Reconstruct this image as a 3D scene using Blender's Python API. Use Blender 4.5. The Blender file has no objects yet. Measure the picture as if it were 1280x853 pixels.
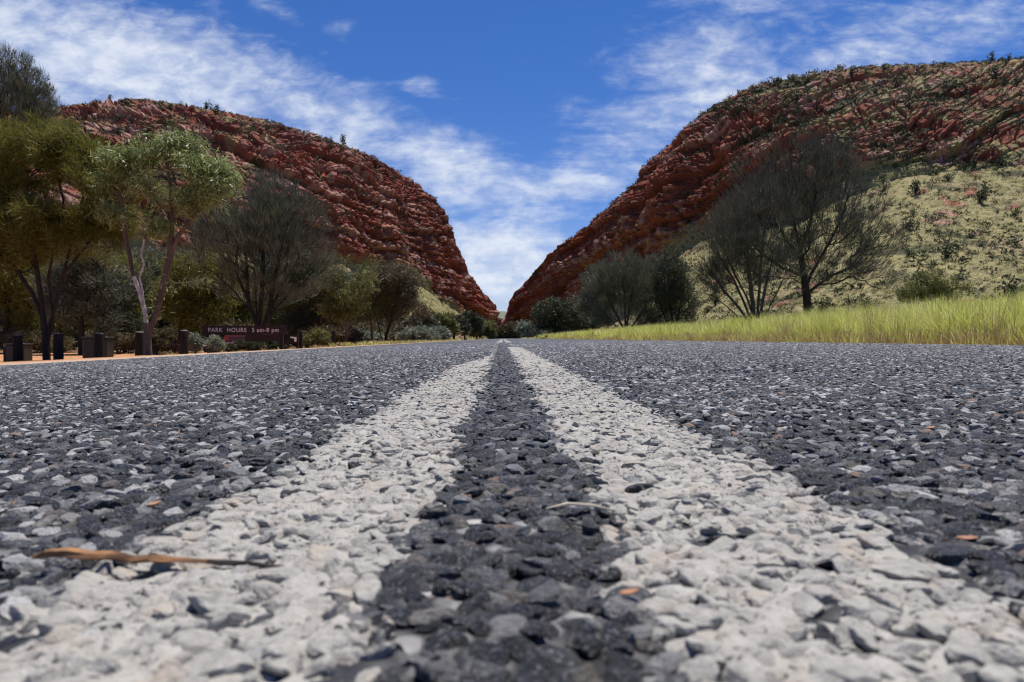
import bpy, math, random
import numpy as np

sc = bpy.context.scene
COL = sc.collection
rng = np.random.default_rng(11)
R = math.radians
F_PX = 853.3            # focal length in photo pixels (24 mm on a 36 mm sensor, 1280 px wide)
CAM_H = 0.07

# ------------------------------------------------------------------ camera
cam = bpy.data.cameras.new('camera')
cam.lens = 24.0; cam.sensor_width = 36.0
cam.clip_start = 0.02; cam.clip_end = 6000
cam.dof.use_dof = True; cam.dof.focus_distance = 0.9; cam.dof.aperture_fstop = 18.0
cam_o = bpy.data.objects.new('camera', cam); COL.objects.link(cam_o)
cam_o.location = (0, 0, CAM_H)
cam_o.rotation_euler = (R(90 - 0.235), 0, R(-0.8))
sc.camera = cam_o

# ------------------------------------------------------------------ sun, sky, exposure
SUN_EL, SUN_AZ = R(75), R(32)        # azimuth clockwise from +Y (the road's direction)
sun = bpy.data.lights.new('sun', 'SUN'); sun.energy = 5.0; sun.angle = R(0.53); sun.color = (1.0, 0.955, 0.89)
sun_o = bpy.data.objects.new('sun', sun); COL.objects.link(sun_o)
sun_o.rotation_euler = (math.pi / 2 - SUN_EL, 0, -SUN_AZ + math.pi)
sc.view_settings.view_transform = 'Standard'
sc.view_settings.look = 'None'
sc.view_settings.exposure = 0.38
sc.view_settings.gamma = 1.0
sc.cycles.filter_width = 1.0

world = bpy.data.worlds.new('World'); sc.world = world; world.use_nodes = True


class NT:
    """Small node-tree builder."""
    def __init__(s, tree):
        s.t = tree; s.n = tree.nodes; s.l = tree.links; s.n.clear()

    def add(s, typ, props=None, **inp):
        nd = s.n.new(typ)
        for k, v in (props or {}).items(): setattr(nd, k, v)
        for k, v in inp.items(): s.put(nd, k, v)
        return nd

    def put(s, nd, k, v):
        key = int(k[1:]) if (k[0] == 'i' and k[1:].isdigit()) else k.replace('_', ' ')
        sock = nd.inputs[key]
        if isinstance(v, bpy.types.NodeSocket): s.l.new(v, sock)
        elif isinstance(v, bpy.types.Node): s.l.new(v.outputs[0], sock)
        else: sock.default_value = v

    def math(s, op, a, b=0.0, clamp=False):
        return s.add('ShaderNodeMath', dict(operation=op, use_clamp=clamp), i0=a, i1=b).outputs[0]

    def maprange(s, x, a, b, c=0.0, d=1.0, smooth=True):
        nd = s.add('ShaderNodeMapRange', dict(interpolation_type='SMOOTHSTEP' if smooth else 'LINEAR'))
        s.put(nd, 'i0', x)
        for i, v in zip((1, 2, 3, 4), (a, b, c, d)): s.put(nd, 'i%d' % i, v)
        return nd.outputs[0]

    def noise(s, vec, scale, detail=4.0, rough=0.55, dist=0.0):
        nd = s.add('ShaderNodeTexNoise', Scale=scale, Detail=detail, Roughness=rough, Distortion=dist)
        if vec is not None: s.put(nd, 'Vector', vec)
        return nd.outputs[0]

    def mix(s, f, a, b):
        nd = s.add('ShaderNodeMix', dict(data_type='RGBA'))
        s.put(nd, 'i0', f)
        for i, v in ((6, a), (7, b)):
            s.put(nd, 'i%d' % i, (*v, 1.0) if isinstance(v, tuple) and len(v) == 3 else v)
        return nd.outputs[2]

    def ramp(s, f, stops, interp='LINEAR'):
        nd = s.add('ShaderNodeValToRGB'); nd.color_ramp.interpolation = interp
        e = nd.color_ramp.elements
        while len(e) < len(stops): e.new(0.5)
        for el, (p, c) in zip(e, stops): el.position = p; el.color = (*c, 1.0)
        s.put(nd, 'i0', f); return nd.outputs[0]

    def mapping(s, vec, scale=(1, 1, 1), rot=(0, 0, 0), loc=(0, 0, 0)):
        nd = s.add('ShaderNodeMapping', i0=vec)
        nd.inputs['Scale'].default_value = scale; nd.inputs['Rotation'].default_value = rot
        nd.inputs['Location'].default_value = loc
        return nd.outputs[0]


# --- the sky: Nishita light, thin high cloud as a function of world direction
w = NT(world.node_tree)
wo = w.add('ShaderNodeOutputWorld')
sky = w.add('ShaderNodeTexSky', dict(sky_type='NISHITA', sun_disc=False, sun_elevation=SUN_EL, sun_rotation=SUN_AZ,
                                     altitude=600.0, air_density=1.0, dust_density=0.25, ozone_density=3.5))
hs = w.add('ShaderNodeHueSaturation', Saturation=1.28, Value=1.12, Color=sky.outputs[0])
tint = w.add('ShaderNodeMix', dict(data_type='RGBA', blend_type='MULTIPLY'), i0=1.0, i6=hs.outputs[0], i7=(0.98, 0.91, 1.18, 1))
tc = w.add('ShaderNodeTexCoord')
sep = w.add('ShaderNodeSeparateXYZ', i0=tc.outputs['Generated'])
X, Y, Z = sep.outputs
Yp = w.math('MAXIMUM', Y, 0.05)
U = w.math('DIVIDE', X, Yp); V = w.math('DIVIDE', Z, Yp)     # bearing and height of the sky direction
uv = w.add('ShaderNodeCombineXYZ', i0=U, i1=V)


def band(u0, v0, ang, rl, rw):
    """soft elongated blob at (u0, v0), long axis turned by ang degrees"""
    m = w.mapping(w.add('ShaderNodeVectorMath', dict(operation='SUBTRACT'), i0=uv.outputs[0], i1=(u0, v0, 0)).outputs[0], rot=(0, 0, -R(ang)))
    m = w.mapping(m, scale=(1 / rl, 1 / rw, 0))
    ln = w.add('ShaderNodeVectorMath', dict(operation='LENGTH'), i0=m).outputs['Value']
    return w.maprange(ln, 0.0, 1.0, 1.0, 0.0)


def pxuv(px, py): return (px - 628) / F_PX, (423 - py) / F_PX


warp = w.add('ShaderNodeTexNoise', Scale=2.2, Detail=3.0, Vector=uv.outputs[0])
bands = None
for (px, py, ang, rl, rw, wt) in ((150, 90, -12, .62, .17, 1.25), (400, 150, -22, .40, .13, 1.05), (560, 205, -20, .26, .10, 1.15),
                                  (640, 250, -10, .24, .12, .95), (625, 330, 0, .20, .15, 1.35), (600, 300, -15, .14, .08, 1.0),
                                  (880, 105, 38, .46, .19, .76), (720, 225, 15, .30, .09, .88), (1150, 40, 10, .42, .10, .74),
                                  (430, 36, 15, .07, .035, .75), (525, 105, -5, .06, .04, .70), (340, 12, -25, .10, .035, .55),
                                  (30, 20, -18, .25, .05, .7), (735, 130, 5, .10, .04, .5), (940, 60, 35, .3, .06, .55)):
    u0, v0 = pxuv(px, py)
    b = w.math('MULTIPLY', band(u0, v0, ang, rl, rw), wt)
    bands = b if bands is None else w.math('MAXIMUM', bands, b)
# cloud texture in the plane of the cloud deck (so it foreshortens to the horizon)
Zp = w.math('ADD', w.math('MAXIMUM', Z, 0.0), 0.10)
cu = w.math('DIVIDE', X, Zp); cv = w.math('DIVIDE', Y, Zp)
cuv = w.add('ShaderNodeCombineXYZ', i0=cu, i1=cv)
cu_r = w.mapping(cuv.outputs[0], rot=(0, 0, R(35)), scale=(1.0, 2.1, 1.0))
n1 = w.noise(cu_r, 0.9, 7.0, 0.60, 0.5)
n2 = w.noise(w.mapping(uv.outputs[0], rot=(0, 0, R(18)), scale=(1.0, 3.4, 1)), 5.5, 8.0, 0.62, 0.7)
n3 = w.noise(w.mapping(uv.outputs[0], rot=(0, 0, R(-35)), scale=(1.0, 1.8, 1)), 22.0, 5.0, 0.6, 0.3)
nn = w.math('ADD', w.math('ADD', w.math('MULTIPLY', n1, 0.40), w.math('MULTIPLY', n2, 0.40)), w.math('MULTIPLY', n3, 0.22))
dens = w.math('ADD', w.math('MULTIPLY', bands, 0.60), w.math('MULTIPLY', w.math('SUBTRACT', nn, 0.5), 2.1))
cov = w.maprange(dens, 0.16, 0.86, 0.0, 0.90)
veil = w.maprange(V, 0.0, 0.22, 0.38, 0.0)                     # whiter air low over the horizon
cov = w.math('MAXIMUM', cov, w.math('MULTIPLY', veil, w.maprange(n2, .3, .6, .7, 1.0)))
# away from the framed part of the sky only the deck texture counts
cloudcol = w.mix(w.maprange(n3, 0.3, 0.7), (6.6, 7.6, 9.8), (9.6, 10.2, 11.2))
skycol = w.mix(cov, tint.outputs[2], cloudcol)
bg = w.add('ShaderNodeBackground', Color=skycol, Strength=0.066)
w.l.new(bg.outputs[0], wo.inputs[0])


# ------------------------------------------------------------------ helpers
def P(px, py, D):
    """photo direction (px, py) at distance D along the road -> world point"""
    return np.array([D * (px - 628) / F_PX, D, CAM_H + D * (423 - py) / F_PX])


def tag(o, label=None, cat=None, group=None, kind=None):
    for k, v in (('label', label), ('category', cat), ('group', group), ('kind', kind)):
        if v: o[k] = v
    return o


def link(name, me, mats=(), parent=None):
    for m in (mats if isinstance(mats, (list, tuple)) else [mats]): me.materials.append(m)
    o = bpy.data.objects.new(name, me); COL.objects.link(o)
    if parent is not None: o.parent = parent
    return o


def empty(name, loc, rz=0.0):
    o = bpy.data.objects.new(name, None); COL.objects.link(o)
    o.location = tuple(float(v) for v in loc); o.rotation_euler = (0, 0, rz); o.empty_display_size = 0.2
    return o


def mesh_np(name, V, faces, smooth=False, attrs=None, matidx=None):
    """mesh from numpy arrays; faces: list of (n,k) index arrays"""
    me = bpy.data.meshes.new(name)
    V = np.ascontiguousarray(V, dtype=np.float32)
    faces = [np.asarray(f, dtype=np.int32) for f in faces if len(f)]
    nl = sum(f.size for f in faces); npol = sum(len(f) for f in faces)
    me.vertices.add(len(V)); me.vertices.foreach_set('co', V.ravel())
    me.loops.add(nl); me.loops.foreach_set('vertex_index', np.concatenate([f.ravel() for f in faces]))
    tot = np.concatenate([np.full(len(f), f.shape[1], np.int32) for f in faces])
    st = np.concatenate([[0], np.cumsum(tot)[:-1]]).astype(np.int32)
    me.polygons.add(npol); me.polygons.foreach_set('loop_start', st)
    me.polygons.foreach_set('use_smooth', np.full(npol, smooth, dtype=bool))
    if matidx is not None: me.polygons.foreach_set('material_index', np.asarray(matidx, np.int32))
    me.update(calc_edges=True)
    for nm, (dom, typ, data) in (attrs or {}).items():
        a = me.attributes.new(nm, typ, dom)
        a.data.foreach_set('value' if typ == 'FLOAT' else ('color' if typ == 'FLOAT_COLOR' else 'vector'),
                           np.ascontiguousarray(data, np.float32).ravel())
    return me


class MB:
    """collects boxes, tubes and lathes into one mesh"""
    def __init__(s): s.v = []; s.f = []

    def add(s, V, F):
        n = len(s.v); s.v += [tuple(p) for p in V]; s.f += [tuple(i + n for i in f) for f in F]; return s

    def box(s, c, size, rz=0.0, bev=0.0, taper=1.0):
        x, y, z = [d / 2 for d in size]
        b = min(bev, x * .9, y * .9, z * .9)
        prof = [(-x + b, -y), (x - b, -y), (x, -y + b), (x, y - b), (x - b, y), (-x + b, y), (-x, y - b), (-x, -y + b)] if b > 0 else \
            [(-x, -y), (x, -y), (x, y), (-x, y)]
        lev = [(-z, 1 - (b / max(x, y)), 1), (-z + b, 1, 1), (z - b, 1, taper), (z, 1 - (b / max(x, y)), taper)] if b > 0 else [(-z, 1, 1), (z, 1, taper)]
        V = []; k = len(prof); cs, sn = math.cos(rz), math.sin(rz)
        for (zz, sc_, tp) in lev:
            for (px, py) in prof:
                px *= sc_ * tp; py *= sc_ * tp
                V.append((c[0] + px * cs - py * sn, c[1] + px * sn + py * cs, c[2] + zz))
        F = [tuple(range(k))[::-1], tuple(range((len(lev) - 1) * k, len(lev) * k))]
        for l in range(len(lev) - 1):
            for i in range(k):
                j = (i + 1) % k
                F.append((l * k + i, l * k + j, (l + 1) * k + j, (l + 1) * k + i))
        return s.add(V, F)

    def lathe(s, c, prof, n=14, jit=0.0, sq=0.0, seed=0):
        rr = random.Random(seed); V = []
        ang = [2 * math.pi * i / n for i in range(n)]
        wob = [1 + jit * (rr.random() - .5) for _ in ang]
        for (r, z) in prof:
            for a, wv in zip(ang, wob):
                V.append((c[0] + r * wv * math.cos(a), c[1] + r * wv * math.sin(a), c[2] + z))
        F = [tuple(range(n))[::-1], tuple(range((len(prof) - 1) * n, len(prof) * n))]
        for l in range(len(prof) - 1):
            for i in range(n):
                j = (i + 1) % n; F.append((l * n + i, l * n + j, (l + 1) * n + j, (l + 1) * n + i))
        return s.add(V, F)

    def prism(s, pts, y0, y1):
        """outline in x,z extruded along y"""
        n = len(pts)
        V = [(x, y0, z) for x, z in pts] + [(x, y1, z) for x, z in pts]
        F = [tuple(range(n)), tuple(range(n, 2 * n))[::-1]] + [(i + n, (i + 1) % n + n, (i + 1) % n, i) for i in range(n)]
        return s.add(V, F)

    def wheel(s, c, r, w_, n=18):
        V = []
        for (rr, yy) in ((r * .86, -w_ / 2), (r, -w_ * .32), (r, w_ * .32), (r * .86, w_ / 2)):
            for i in range(n):
                a = 2 * math.pi * i / n; V.append((c[0] + rr * math.cos(a), c[1] + yy, c[2] + rr * math.sin(a)))
        F = [tuple(range(n)), tuple(range(3 * n, 4 * n))[::-1]]
        for l in range(3):
            for i in range(n):
                j = (i + 1) % n; F.append((l * n + i, (l + 1) * n + i, (l + 1) * n + j, l * n + j))
        return s.add(V, F)

    def build(s, name, mat, parent=None, smooth=False):
        me = bpy.data.meshes.new(name); me.from_pydata(s.v, [], s.f); me.update()
        if smooth:
            for p in me.polygons: p.use_smooth = True
        return link(name, me, mat, parent)


# ---- numpy noise
def _h(ix, iy, iz, seed):
    h = (ix.astype(np.int64) * 374761393 + iy.astype(np.int64) * 668265263 + iz.astype(np.int64) * 2147483647 + seed * 974634541) & 0xFFFFFFFF
    h = ((h ^ (h >> 13)) * 1274126177) & 0xFFFFFFFF
    h = ((h ^ (h >> 15)) * 2246822519) & 0xFFFFFFFF
    return ((h ^ (h >> 16)) & 0xFFFFFF) / float(0xFFFFFF)


def vnoise(p, seed=0):
    i = np.floor(p); f = p - i; f = f * f * (3 - 2 * f); i = i.astype(np.int64)
    r = 0
    for dx in (0, 1):
        for dy in (0, 1):
            for dz in (0, 1):
                wgt = (f[..., 0] if dx else 1 - f[..., 0]) * (f[..., 1] if dy else 1 - f[..., 1]) * (f[..., 2] if dz else 1 - f[..., 2])
                r = r + wgt * _h(i[..., 0] + dx, i[..., 1] + dy, i[..., 2] + dz, seed)
    return r * 2 - 1


def fbm(p, oct=4, seed=0, gain=0.5):
    a, s, r = 1.0, 0.0, 0.0
    for o in range(oct):
        r = r + a * vnoise(p * (2.03 ** o) + 17.3 * o, seed + o); s += a; a *= gain
    return r / s


def voro(p, seed=0):
    """cell random value and F2-F1 edge distance"""
    i = np.floor(p).astype(np.int64)
    d1 = np.full(p.shape[:-1], 9.0); d2 = d1.copy(); cid = np.zeros(p.shape[:-1])
    for dx in (-1, 0, 1):
        for dy in (-1, 0, 1):
            for dz in (-1, 0, 1):
                c = i + np.array([dx, dy, dz])
                q = np.stack([c[..., k] + _h(c[..., 0], c[..., 1], c[..., 2], seed + 5 * k + 1) for k in range(3)], -1)
                d = np.sqrt(((q - p) ** 2).sum(-1))
                near = d < d1
                d2 = np.where(near, d1, np.minimum(d2, d))
                cid = np.where(near, _h(c[..., 0], c[..., 1], c[..., 2], seed + 77), cid)
                d1 = np.where(near, d, d1)
    return cid, d2 - d1


def grid_faces(nu, nv):
    a = np.arange(nu * nv).reshape(nu, nv)
    return np.stack([a[:-1, :-1].ravel(), a[1:, :-1].ravel(), a[1:, 1:].ravel(), a[:-1, 1:].ravel()], -1)


# ------------------------------------------------------------------ materials
def new_mat(name):
    m = bpy.data.materials.new(name); m.use_nodes = True
    t = NT(m.node_tree)
    out = t.add('ShaderNodeOutputMaterial')
    return m, t, out


def bsdf(t, out, color, rough=0.8, bump=None, bstr=0.5, bdist=0.02, spec=0.3, metal=0.0):
    b = t.add('ShaderNodeBsdfPrincipled', Roughness=rough, Metallic=metal)
    b.inputs['Specular IOR Level'].default_value = spec
    t.put(b, 'Base_Color', (*color, 1.0) if isinstance(color, tuple) and len(color) == 3 else color)
    if bump is not None:
        bp = t.add('ShaderNodeBump', Strength=bstr, Distance=bdist, Height=bump); t.l.new(bp.outputs[0], b.inputs['Normal'])
    t.l.new(b.outputs[0], out.inputs[0]); return b


def simple_mat(name, c, c2=None, scale=8.0, rough=0.8, bstr=0.3, bdist=0.01, spec=0.3, metal=0.0, stretch=(1, 1, 1)):
    m, t, out = new_mat(name)
    o = t.add('ShaderNodeTexCoord').outputs['Object']
    n = t.noise(t.mapping(o, scale=stretch), scale, 6.0, 0.62)
    colr = t.mix(t.maprange(n, 0.3, 0.7), c, c2 or tuple(v * 0.6 for v in c))
    bsdf(t, out, colr, rough, n, bstr, bdist, spec, metal); return m


def leaf_mat(name, dark, mid, light, trans=0.25, rough=0.6, spec=0.25):
    m, t, out = new_mat(name)
    a = t.add('ShaderNodeAttribute', dict(attribute_name='tint'))
    c = t.ramp(a.outputs['Fac'], [(0.0, dark), (0.5, mid), (1.0, light)])
    b = t.add('ShaderNodeBsdfPrincipled', Roughness=rough, Base_Color=c)
    b.inputs['Specular IOR Level'].default_value = spec
    tr = t.add('ShaderNodeBsdfTranslucent', Color=c)
    mx = t.add('ShaderNodeMixShader', i0=trans, i1=b.outputs[0], i2=tr.outputs[0])
    t.l.new(mx.outputs[0], out.inputs[0]); return m


# chip-seal stones: 'chip' = (tone, hue, paint)
def aggregate_material():
    m, t, out = new_mat('aggregate')
    a = t.add('ShaderNodeAttribute', dict(attribute_name='chip'))
    s = t.add('ShaderNodeSeparateXYZ', i0=a.outputs['Vector'])
    tone, hue, paint = s.outputs
    pos = t.add('ShaderNodeNewGeometry').outputs['Position']
    fine = t.noise(pos, 900.0, 4.0, 0.65)
    mid = t.noise(pos, 260.0, 4.0, 0.6)
    stone = t.ramp(tone, [(0.0, (0.008, 0.008, 0.008)), (0.34, (0.027, 0.027, 0.027)), (0.58, (0.090, 0.089, 0.086)),
                          (0.78, (0.25, 0.243, 0.232)), (1.0, (0.54, 0.52, 0.485))])
    stone = t.mix(t.maprange(hue, 0.988, 0.99), stone, (0.30, 0.15, 0.085))
    stone = t.mix(t.maprange(hue, 0.93, 0.935), stone, t.mix(0.5, stone, (0.19, 0.16, 0.12)))
    stone = t.mix(t.maprange(fine, 0.54, 0.68), stone, t.mix(0.42, stone, (0.52, 0.53, 0.55)))   # mineral flecks
    stone = t.mix(t.maprange(mid, 0.55, 0.70), stone, t.mix(0.70, stone, (0.012, 0.012, 0.013)))  # bitumen smears
    pc = t.mix(t.maprange(mid, 0.35, 0.7), (0.35, 0.332, 0.297), (0.25, 0.237, 0.212))
    pc = t.mix(t.maprange(t.noise(pos, 60.0, 3.0), 0.5, 0.75), pc, (0.36, 0.305, 0.245))
    pc = t.mix(t.maprange(fine, 0.60, 0.78, 0, .6), pc, (0.22, 0.215, 0.205))
    pw = t.math('ADD', paint, t.math('MULTIPLY', t.math('SUBTRACT', mid, 0.5), 0.9))
    colr = t.mix(t.maprange(pw, 0.45, 0.55), stone, pc)
    bump = t.math('ADD', t.math('MULTIPLY', fine, 0.5), mid)
    bsdf(t, out, colr, t.maprange(pw, 0.45, 0.55, 0.40, 0.8), bump, t.maprange(pw, 0.4, 0.6, 1.0, 0.6), 0.004, 0.5); return m


def road_material():
    m, t, out = new_mat('bitumen_road')
    pos = t.add('ShaderNodeNewGeometry').outputs['Position']
    v = t.add('ShaderNodeTexVoronoi', Scale=95.0, Vector=pos)
    g = t.add('ShaderNodeSeparateColor', i0=v.outputs['Color'])
    c = t.ramp(g.outputs[0], [(0.0, (0.012, 0.012, 0.012)), (0.40, (0.042, 0.042, 0.042)), (0.70, (0.115, 0.113, 0.110)), (1.0, (0.36, 0.35, 0.335))])
    ed = t.maprange(v.outputs['Distance'], 0.35, 0.62)
    c = t.mix(ed, c, (0.014, 0.014, 0.016))
    big = t.noise(t.mapping(pos, scale=(1.3, 0.12, 1)), 1.0, 4.0)
    c = t.mix(t.maprange(big, 0.35, 0.7), c, t.mix(0.35, c, (0.09, 0.095, 0.108)))
    bsdf(t, out, c, 0.6, t.math('SUBTRACT', 1.0, v.outputs['Distance']), 0.9, 0.006, 0.35); return m


def paint_material():
    m, t, out = new_mat('road_paint')
    pos = t.add('ShaderNodeNewGeometry').outputs['Position']
    n = t.noise(pos, 130.0, 4.0, 0.6); n2 = t.noise(pos, 420.0, 4.0, 0.6); n3 = t.noise(pos, 9.0, 3.0)
    c = t.mix(t.maprange(n, 0.35, 0.7), (0.35, 0.332, 0.297), (0.25, 0.237, 0.212))
    c = t.mix(t.maprange(n3, 0.5, 0.75), c, (0.36, 0.305, 0.245))
    pit = t.math('ADD', n2, t.math('MULTIPLY', t.math('SUBTRACT', n, 0.5), 0.8))
    c = t.mix(t.maprange(pit, 0.57, 0.65), c, (0.02, 0.02, 0.022))
    bsdf(t, out, c, 0.75, n2, 0.8, 0.002, 0.3); return m


def ground_material():
    m, t, out = new_mat('ground')
    pos = t.add('ShaderNodeNewGeometry').outputs['Position']
    sp = t.add('ShaderNodeSeparateXYZ', i0=pos)
    n = t.noise(pos, 0.7, 6.0); n2 = t.noise(pos, 6.0, 6.0); n3 = t.noise(pos, 45.0, 4.0)
    red = t.mix(t.maprange(n2, 0.35, 0.65), (0.56, 0.27, 0.14), (0.38, 0.165, 0.08))
    red = t.mix(t.maprange(n3, 0.56, 0.66), red, (0.13, 0.085, 0.05))
    grass = t.mix(t.maprange(n2, 0.35, 0.65), (0.24, 0.22, 0.085), (0.15, 0.17, 0.055))
    leftmix = t.mix(t.maprange(n, 0.50, 0.62, 0.0, 0.75), red, (0.23, 0.20, 0.085))
    far = t.maprange(sp.outputs[1], 40.0, 60.0)
    leftmix = t.mix(t.math('MULTIPLY', far, 0.85), leftmix, (0.15, 0.115, 0.06))
    c = t.mix(t.maprange(sp.outputs[0], 3.4, 4.4), leftmix, grass)
    bsdf(t, out, c, 0.95, t.math('ADD', n2, n3), 0.6, 0.05, 0.1); return m


def hill_material():
    m, t, out = new_mat('hill_rock')
    pos = t.add('ShaderNodeNewGeometry').outputs['Position']
    a = t.add('ShaderNodeAttribute', dict(attribute_name='cover'))
    s = t.add('ShaderNodeSeparateXYZ', i0=a.outputs['Vector'])
    soil, pale, scrub = s.outputs
    n = t.noise(pos, 0.05, 6.0, 0.6); n2 = t.noise(pos, 0.35, 7.0, 0.65); n3 = t.noise(pos, 1.6, 5.0, 0.65)
    rock = t.mix(t.maprange(n, 0.35, 0.65), (0.180, 0.051, 0.034), (0.300, 0.088, 0.054))
    rock = t.mix(t.maprange(n2, 0.45, 0.68, 0, .8), rock, (0.15, 0.066, 0.055))
    pl = t.math('ADD', pale, t.math('MULTIPLY', t.math('SUBTRACT', n2, 0.5), 0.9))
    rock = t.mix(t.maprange(pl, 0.42, 0.70, 0.0, 0.72), rock, (0.46, 0.29, 0.235))
    rock = t.mix(t.maprange(n3, 0.58, 0.72, 0.0, 0.75), rock, (0.055, 0.026, 0.022))      # dark desert varnish
    sl = t.mix(t.maprange(n2, 0.40, 0.62), (0.290, 0.250, 0.112), (0.185, 0.166, 0.074))
    sl = t.mix(t.maprange(n, 0.54, 0.70, 0.0, 0.6), sl, (0.29, 0.205, 0.13))
    sl = t.mix(t.maprange(n3, 0.55, 0.70, 0.0, 0.6), sl, (0.44, 0.385, 0.25))
    sl = t.mix(t.maprange(n3, 0.46, 0.34, 0.0, 0.7), sl, (0.085, 0.082, 0.036))
    c = t.mix(soil, rock, sl)
    sc2 = t.math('ADD', scrub, t.math('MULTIPLY', t.math('SUBTRACT', n3, 0.5), 1.3))
    c = t.mix(t.maprange(sc2, 0.56, 0.76, 0.0, 0.9), c, (0.055, 0.056, 0.027))
    bsdf(t, out, c, 0.9, t.math('ADD', t.math('MULTIPLY', n3, 0.6), n2), 1.0, 0.8, 0.15); return m


M = {}
M['chip'] = aggregate_material(); M['road'] = road_material(); M['paint'] = paint_material()
M['ground'] = ground_material(); M['hill'] = hill_material()
M['far'] = simple_mat('far_ridge', (0.10, 0.125, 0.10), (0.16, 0.15, 0.10), 0.02, 0.95, 0.2, 1.0)
M['bark_dark'] = simple_mat('bark_dark', (0.055, 0.043, 0.035), (0.028, 0.022, 0.019), 14, 0.9, 0.6, 0.02, 0.1, stretch=(1, 1, .25))
M['bark_euc'] = simple_mat('bark_euc', (0.17, 0.115, 0.09), (0.065, 0.045, 0.038), 3.0, 0.85, 0.4, 0.02, 0.15, stretch=(1, 1, .4))
M['bark_white'] = simple_mat('bark_white', (0.62, 0.58, 0.54), (0.33, 0.27, 0.23), 4.0, 0.8, 0.3, 0.01, 0.2)
M['twig'] = simple_mat('twig', (0.10, 0.075, 0.06), (0.055, 0.045, 0.04), 9, 0.9, 0.4, 0.01, 0.1)
M['lf_grey'] = leaf_mat('leaf_grey', (0.060, 0.064, 0.044), (0.105, 0.110, 0.074), (0.18, 0.18, 0.12), 0.25)
M['lf_acacia'] = leaf_mat('leaf_acacia', (0.046, 0.045, 0.033), (0.080, 0.078, 0.056), (0.14, 0.135, 0.095), 0.2)
M['lf_dark'] = leaf_mat('leaf_dark', (0.034, 0.040, 0.022), (0.058, 0.064, 0.034), (0.10, 0.10, 0.055), 0.20)
M['lf_olive'] = leaf_mat('leaf_olive', (0.082, 0.082, 0.015), (0.150, 0.146, 0.028), (0.25, 0.235, 0.06), 0.34)
M['lf_euc'] = leaf_mat('leaf_euc', (0.10, 0.125, 0.036), (0.23, 0.275, 0.085), (0.50, 0.54, 0.28), 0.34, 0.42, 0.5)
M['lf_yel'] = leaf_mat('leaf_yellow_green', (0.08, 0.085, 0.026), (0.15, 0.15, 0.045), (0.25, 0.24, 0.09), 0.28)
M['lf_brown'] = leaf_mat('leaf_brown', (0.065, 0.050, 0.026), (0.12, 0.092, 0.046), (0.19, 0.155, 0.08), 0.22)
M['lf_silver'] = leaf_mat('leaf_silver', (0.12, 0.14, 0.10), (0.22, 0.245, 0.175), (0.36, 0.38, 0.28), 0.2)
M['lf_hill'] = leaf_mat('leaf_hill', (0.030, 0.036, 0.018), (0.050, 0.058, 0.027), (0.085, 0.09, 0.045), 0.15)
M['blade'] = leaf_mat('grass_blade', (0.31, 0.37, 0.065), (0.58, 0.60, 0.14), (0.78, 0.73, 0.35), 0.42, 0.5, 0.3)
M['straw'] = leaf_mat('straw_blade', (0.20, 0.125, 0.06), (0.36, 0.27, 0.13), (0.52, 0.44, 0.24), 0.25)

# ------------------------------------------------------------------ ground, road
def road_z(x):
    x = np.asarray(x, float)
    return np.where(x < 0, 0.035 * x * np.clip(-x / 0.5, 0, 1) ** .5, 0.006 * x)


def ground_z(x, y):
    x = np.asarray(x, float); y = np.asarray(y, float)
    left = -0.135 - 0.05 * (-x - 3.6)
    left = np.maximum(left, -0.92)
    right = 0.02 + 0.31 * (1 - np.exp(-np.maximum(x - 3.7, 0) / 3.2)) - 0.03 * (x < 4.0)
    z = np.where(x < -3.6, left, np.where(x > 3.6, right, road_z(x) - 0.05))
    p = np.stack([x * .25, y * .25, x * 0], -1)
    amp = np.clip((np.abs(x) - 4.5) / 6, 0, 1)
    return z + 0.10 * amp * fbm(p, 3, 3)


def graded(lo, hi, n, fine):
    t = np.linspace(-1, 1, n)
    s = np.sinh(t * 5.2) / np.sinh(5.2)
    return np.where(s < 0, -s * lo, s * hi) + 0


gx = np.unique(np.concatenate([graded(-1500, 1500, 160, 1), np.linspace(-30, 14, 150), [-3.6, -3.61, 3.6, 3.61]]))
gy = np.unique(np.concatenate([np.linspace(-25, 60, 150), np.geomspace(60, 2600, 60)]))
GX, GY = np.meshgrid(gx, gy, indexing='ij')
GZ = ground_z(GX, GY)
me = mesh_np('ground', np.stack([GX, GY, GZ], -1).reshape(-1, 3), [grid_faces(len(gx), len(gy))], True)
tag(link('ground', me, M['ground']), kind='structure')

rx = np.unique(np.concatenate([np.linspace(-3.55, 3.55, 41), np.linspace(-.6, .6, 25)])); ry = np.concatenate([np.linspace(-6, 12, 60), np.geomspace(12.5, 300, 40)])
RX, RY = np.meshgrid(rx, ry, indexing='ij')
RX = RX + np.where(np.abs(RX) > 3.5, 0.06 * np.sin(RY * 3.1) * np.sin(RY * 1.3 + 1), 0)
me = mesh_np('road', np.stack([RX, RY, road_z(RX)], -1).reshape(-1, 3), [grid_faces(len(rx), len(ry))], True)
road = tag(link('road', me, M['road']), kind='structure')

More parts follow.
